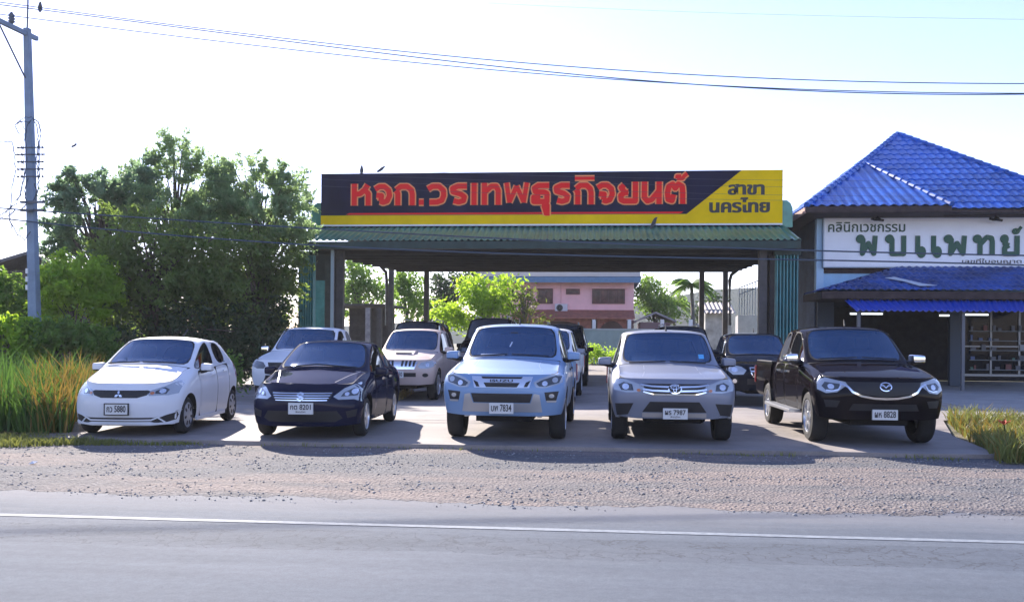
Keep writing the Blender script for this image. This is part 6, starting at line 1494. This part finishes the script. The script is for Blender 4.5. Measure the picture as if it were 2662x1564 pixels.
# small pale stickers running down the pole
mb = MB()
for dv in (668, 688, 708): c_ = pl(76, dv); mb.box((c_.x - .0, c_.y - .25, c_.z - .07), (c_.x + .05, c_.y - .20, c_.z + .07))
mb.build('pale_clip', M_whitep, pole)
def cable(label, pts, r, group='overhead cables', ysag=True):
    """pts: (du, dv, Y) knots joined by a smooth curve"""
    P = [at(*p) for p in pts]; out = []
    n = 60; us = [i / (len(P) - 1) for i in range(len(P))]
    for k in range(n + 1):
        t = k / n; 
        # Lagrange through the knots (three or four)
        q = Vector((0, 0, 0))
        for i, p in enumerate(P):
            w = 1.0
            for j in range(len(P)):
                if j != i: w *= (t - us[j]) / (us[i] - us[j])
            q += p * w
        out.append(q)
    b = out[0]; mb = MB(); mb.tube([p - b for p in out], r, 5); o = mb.build('overhead_cable', M_cable); o.location = b
    return tag(o, label, 'cable', group)
cable('topmost thin power cable sagging from the pole to the right', [(-60, -2, 24.0), (840, 111, 23.6), (1680, 183, 23.2), (2600, 206, 22.8)], .013)
cable('second power cable just below the topmost one', [(-60, 5, 23.4), (840, 119, 23.2), (1680, 206, 22.8), (2600, 231, 22.4)], .014)
cable('third power cable, lowest of the three high ones', [(-60, 28, 22.8), (840, 136, 22.6), (1680, 206.5, 22.4), (2600, 230, 22.0)], .012)
cable('black telephone cable crossing in front of the trees and the shed roof', [(-60, 508, 24.6), (840, 566, 24.0), (1680, 606, 23.4), (2600, 630, 22.8)], .020)
cable('lower black telephone cable crossing in front of the shed eave', [(-60, 530, 24.3), (840, 607, 23.8), (1680, 634, 23.2), (2600, 655, 22.6)], .020)
for i, (v0, v1, v2, v3) in enumerate(((405, 430, 440, 447), (425, 445, 456, 463), (438, 458, 475, 482), (455, 475, 489, 494))):
    cable('very thin pale wire crossing the sky and the signboard, %s from the top' % ('first', 'second', 'third', 'fourth')[i], [(-60, v0 - 40, 26.2), (840, v1 - 15, 25.8), (1680, v2, 25.4), (2600, v3, 25.0)], .0035, 'thin pale wires')
cable('thin pale wire very high near the top right corner', [(1200, 8, 27), (1700, 30, 26.5), (2150, 42, 26), (2620, 50, 25.5)], .003, 'thin pale wires')
cable('low thin wire running left behind the utility pole', [(-60, 575, 30), (40, 578, 30), (90, 582, 30), (200, 588, 30)], .012)
# birds
M_bird = mat('bird_grey', (.05, .055, .07), .8, var=.3)
def bird(label, p, s, ang, tilt=.5, fly=False):
    t = thing('bird', label, 'bird', p, ang, 'birds'); bm = bmesh.new()
    V = [bm.verts.new(v) for v in ((-.16, 0, .0), (-.05, 0, .06), (.06, 0, .12), (.13, 0, .17), (.20, 0, .165))]
    for a, b in zip(V, V[1:]): bm.edges.new((a, b))
    me = bpy.data.meshes.new('body'); bm.to_mesh(me); bm.free(); o = bpy.data.objects.new('b', me); COL.objects.link(o)
    md = o.modifiers.new('s', 'SKIN'); sv = me.skin_vertices[0].data
    for i, r_ in enumerate((.018, .055, .062, .042, .010)): sv[i].radius = (r_, r_)
    sv[1].use_root = True
    ms = o.modifiers.new('u', 'SUBSURF'); ms.levels = 2; ms.render_levels = 2
    m2 = eval_mesh(o); bpy.data.objects.remove(o); m2.materials.clear(); m2.materials.append(M_bird); m2.name = 'body'
    m2.transform(Matrix.Rotation(-tilt, 4, 'Y') @ Matrix.Scale(s, 4)); m2.polygons.foreach_set('use_smooth', [True] * len(m2.polygons)); link('body', m2, t)
    mb = MB(); RT = Matrix.Rotation(-tilt, 4, 'Y')
    for sg in (-1, 1):
        pts = [(.08, sg * .05, .13), (-.02, sg * .062, .11), (-.17, sg * .03, .03), (-.02, sg * .06, .04)] if not fly else [(.10, sg * .04, .12), (.02, sg * .3, .2), (-.08, sg * .34, .19), (-.05, sg * .04, .10)]
        q = [RT @ Vector(v) * s for v in pts]; mb.add(q + [v + Vector((0, sg * .006, .004)) for v in q], [(0, 1, 2, 3), (7, 6, 5, 4), (0, 4, 5, 1), (1, 5, 6, 2), (2, 6, 7, 3), (3, 7, 4, 0)])
    mb.build('wing', M_bird, t)
    if not fly:
        mb = MB()
        for sg in (-1, 1): mb.tube([(.0, sg * .02 * s, -.06 * s), (.01 * s, sg * .02 * s, .06 * s)], .006 * s, 4)
        mb.build('legs', M_bird, t)
def top_of(du, Y, dz=0.06): return Vector((at(du, 421, Y).x, Y + .12, SZ1 + dz))
bird('grey bird sitting upright on the top edge of the signboard, left one', top_of(890, YS, .08), 1.0, R(80), 1.0)
bird('grey bird leaning forward on the top edge of the signboard, right one', top_of(936, YS, .08), 1.0, R(10), .15)
p = at(1612, 556, YS - .35); bird('black bird sitting on the roof at the lower edge of the signboard', p, 1.3, R(10), .6)
bird('small bird perched on the power cable at the upper left', at(101, 24, 23.9), .8, R(100), 1.0)
bird('small bird in flight above the bushes left of the clump of trees', at(182, 363, 27), .55, R(60), .1, True)
# ------------------------------------------------------------------ little things at the left edge of the lot
a_, b_ = g2(105, 1068), g2(190, 1062); t = thing('drain_block', 'low weathered concrete drain head beside the tall grass', 'block', (a_[0], a_[1] + .5, 0))
w_ = b_[0] - a_[0]; mb = MB(); mb.box((0, 0, -.05), (w_, .35, .12)); mb.build('slab', M_slab, t, bevel=.015); mb = MB(); mb.box((.06, .05, .121), (w_ - .06, .12, .15)); mb.build('lip', M_slab, t)
a_ = g2(139, 1052); t = thing('marker_post', 'short teal marker post on the concrete drain head', 'post', (a_[0], a_[1] + .45, .12)); mb = MB(); mb.lathe([(.07, 0), (.065, .19), (.05, .21), (.001, .215)], axis='z', n=14); mb.build('stub', mat('teal_paint', (.12, .36, .30), .6), t, smooth=True, angle=40); mb = MB(); mb.lathe([(.072, .13), (.072, .155)], axis='z', n=14); mb.build('band', M_whitep, t)
a_ = g2(80, 1130); t = thing('litter', 'small white scrap of litter on the gravel at the left', 'litter', (a_[0], a_[1], ZG + .005)); mb = MB(); mb.add([(-.04, -.02, 0), (.04, -.03, .01), (.05, .03, .03), (-.02, .04, .012), (0, 0, .035)], [(0, 1, 4), (1, 2, 4), (2, 3, 4), (3, 0, 4), (3, 2, 1, 0)]); mb.build('paper', M_whitep, t)
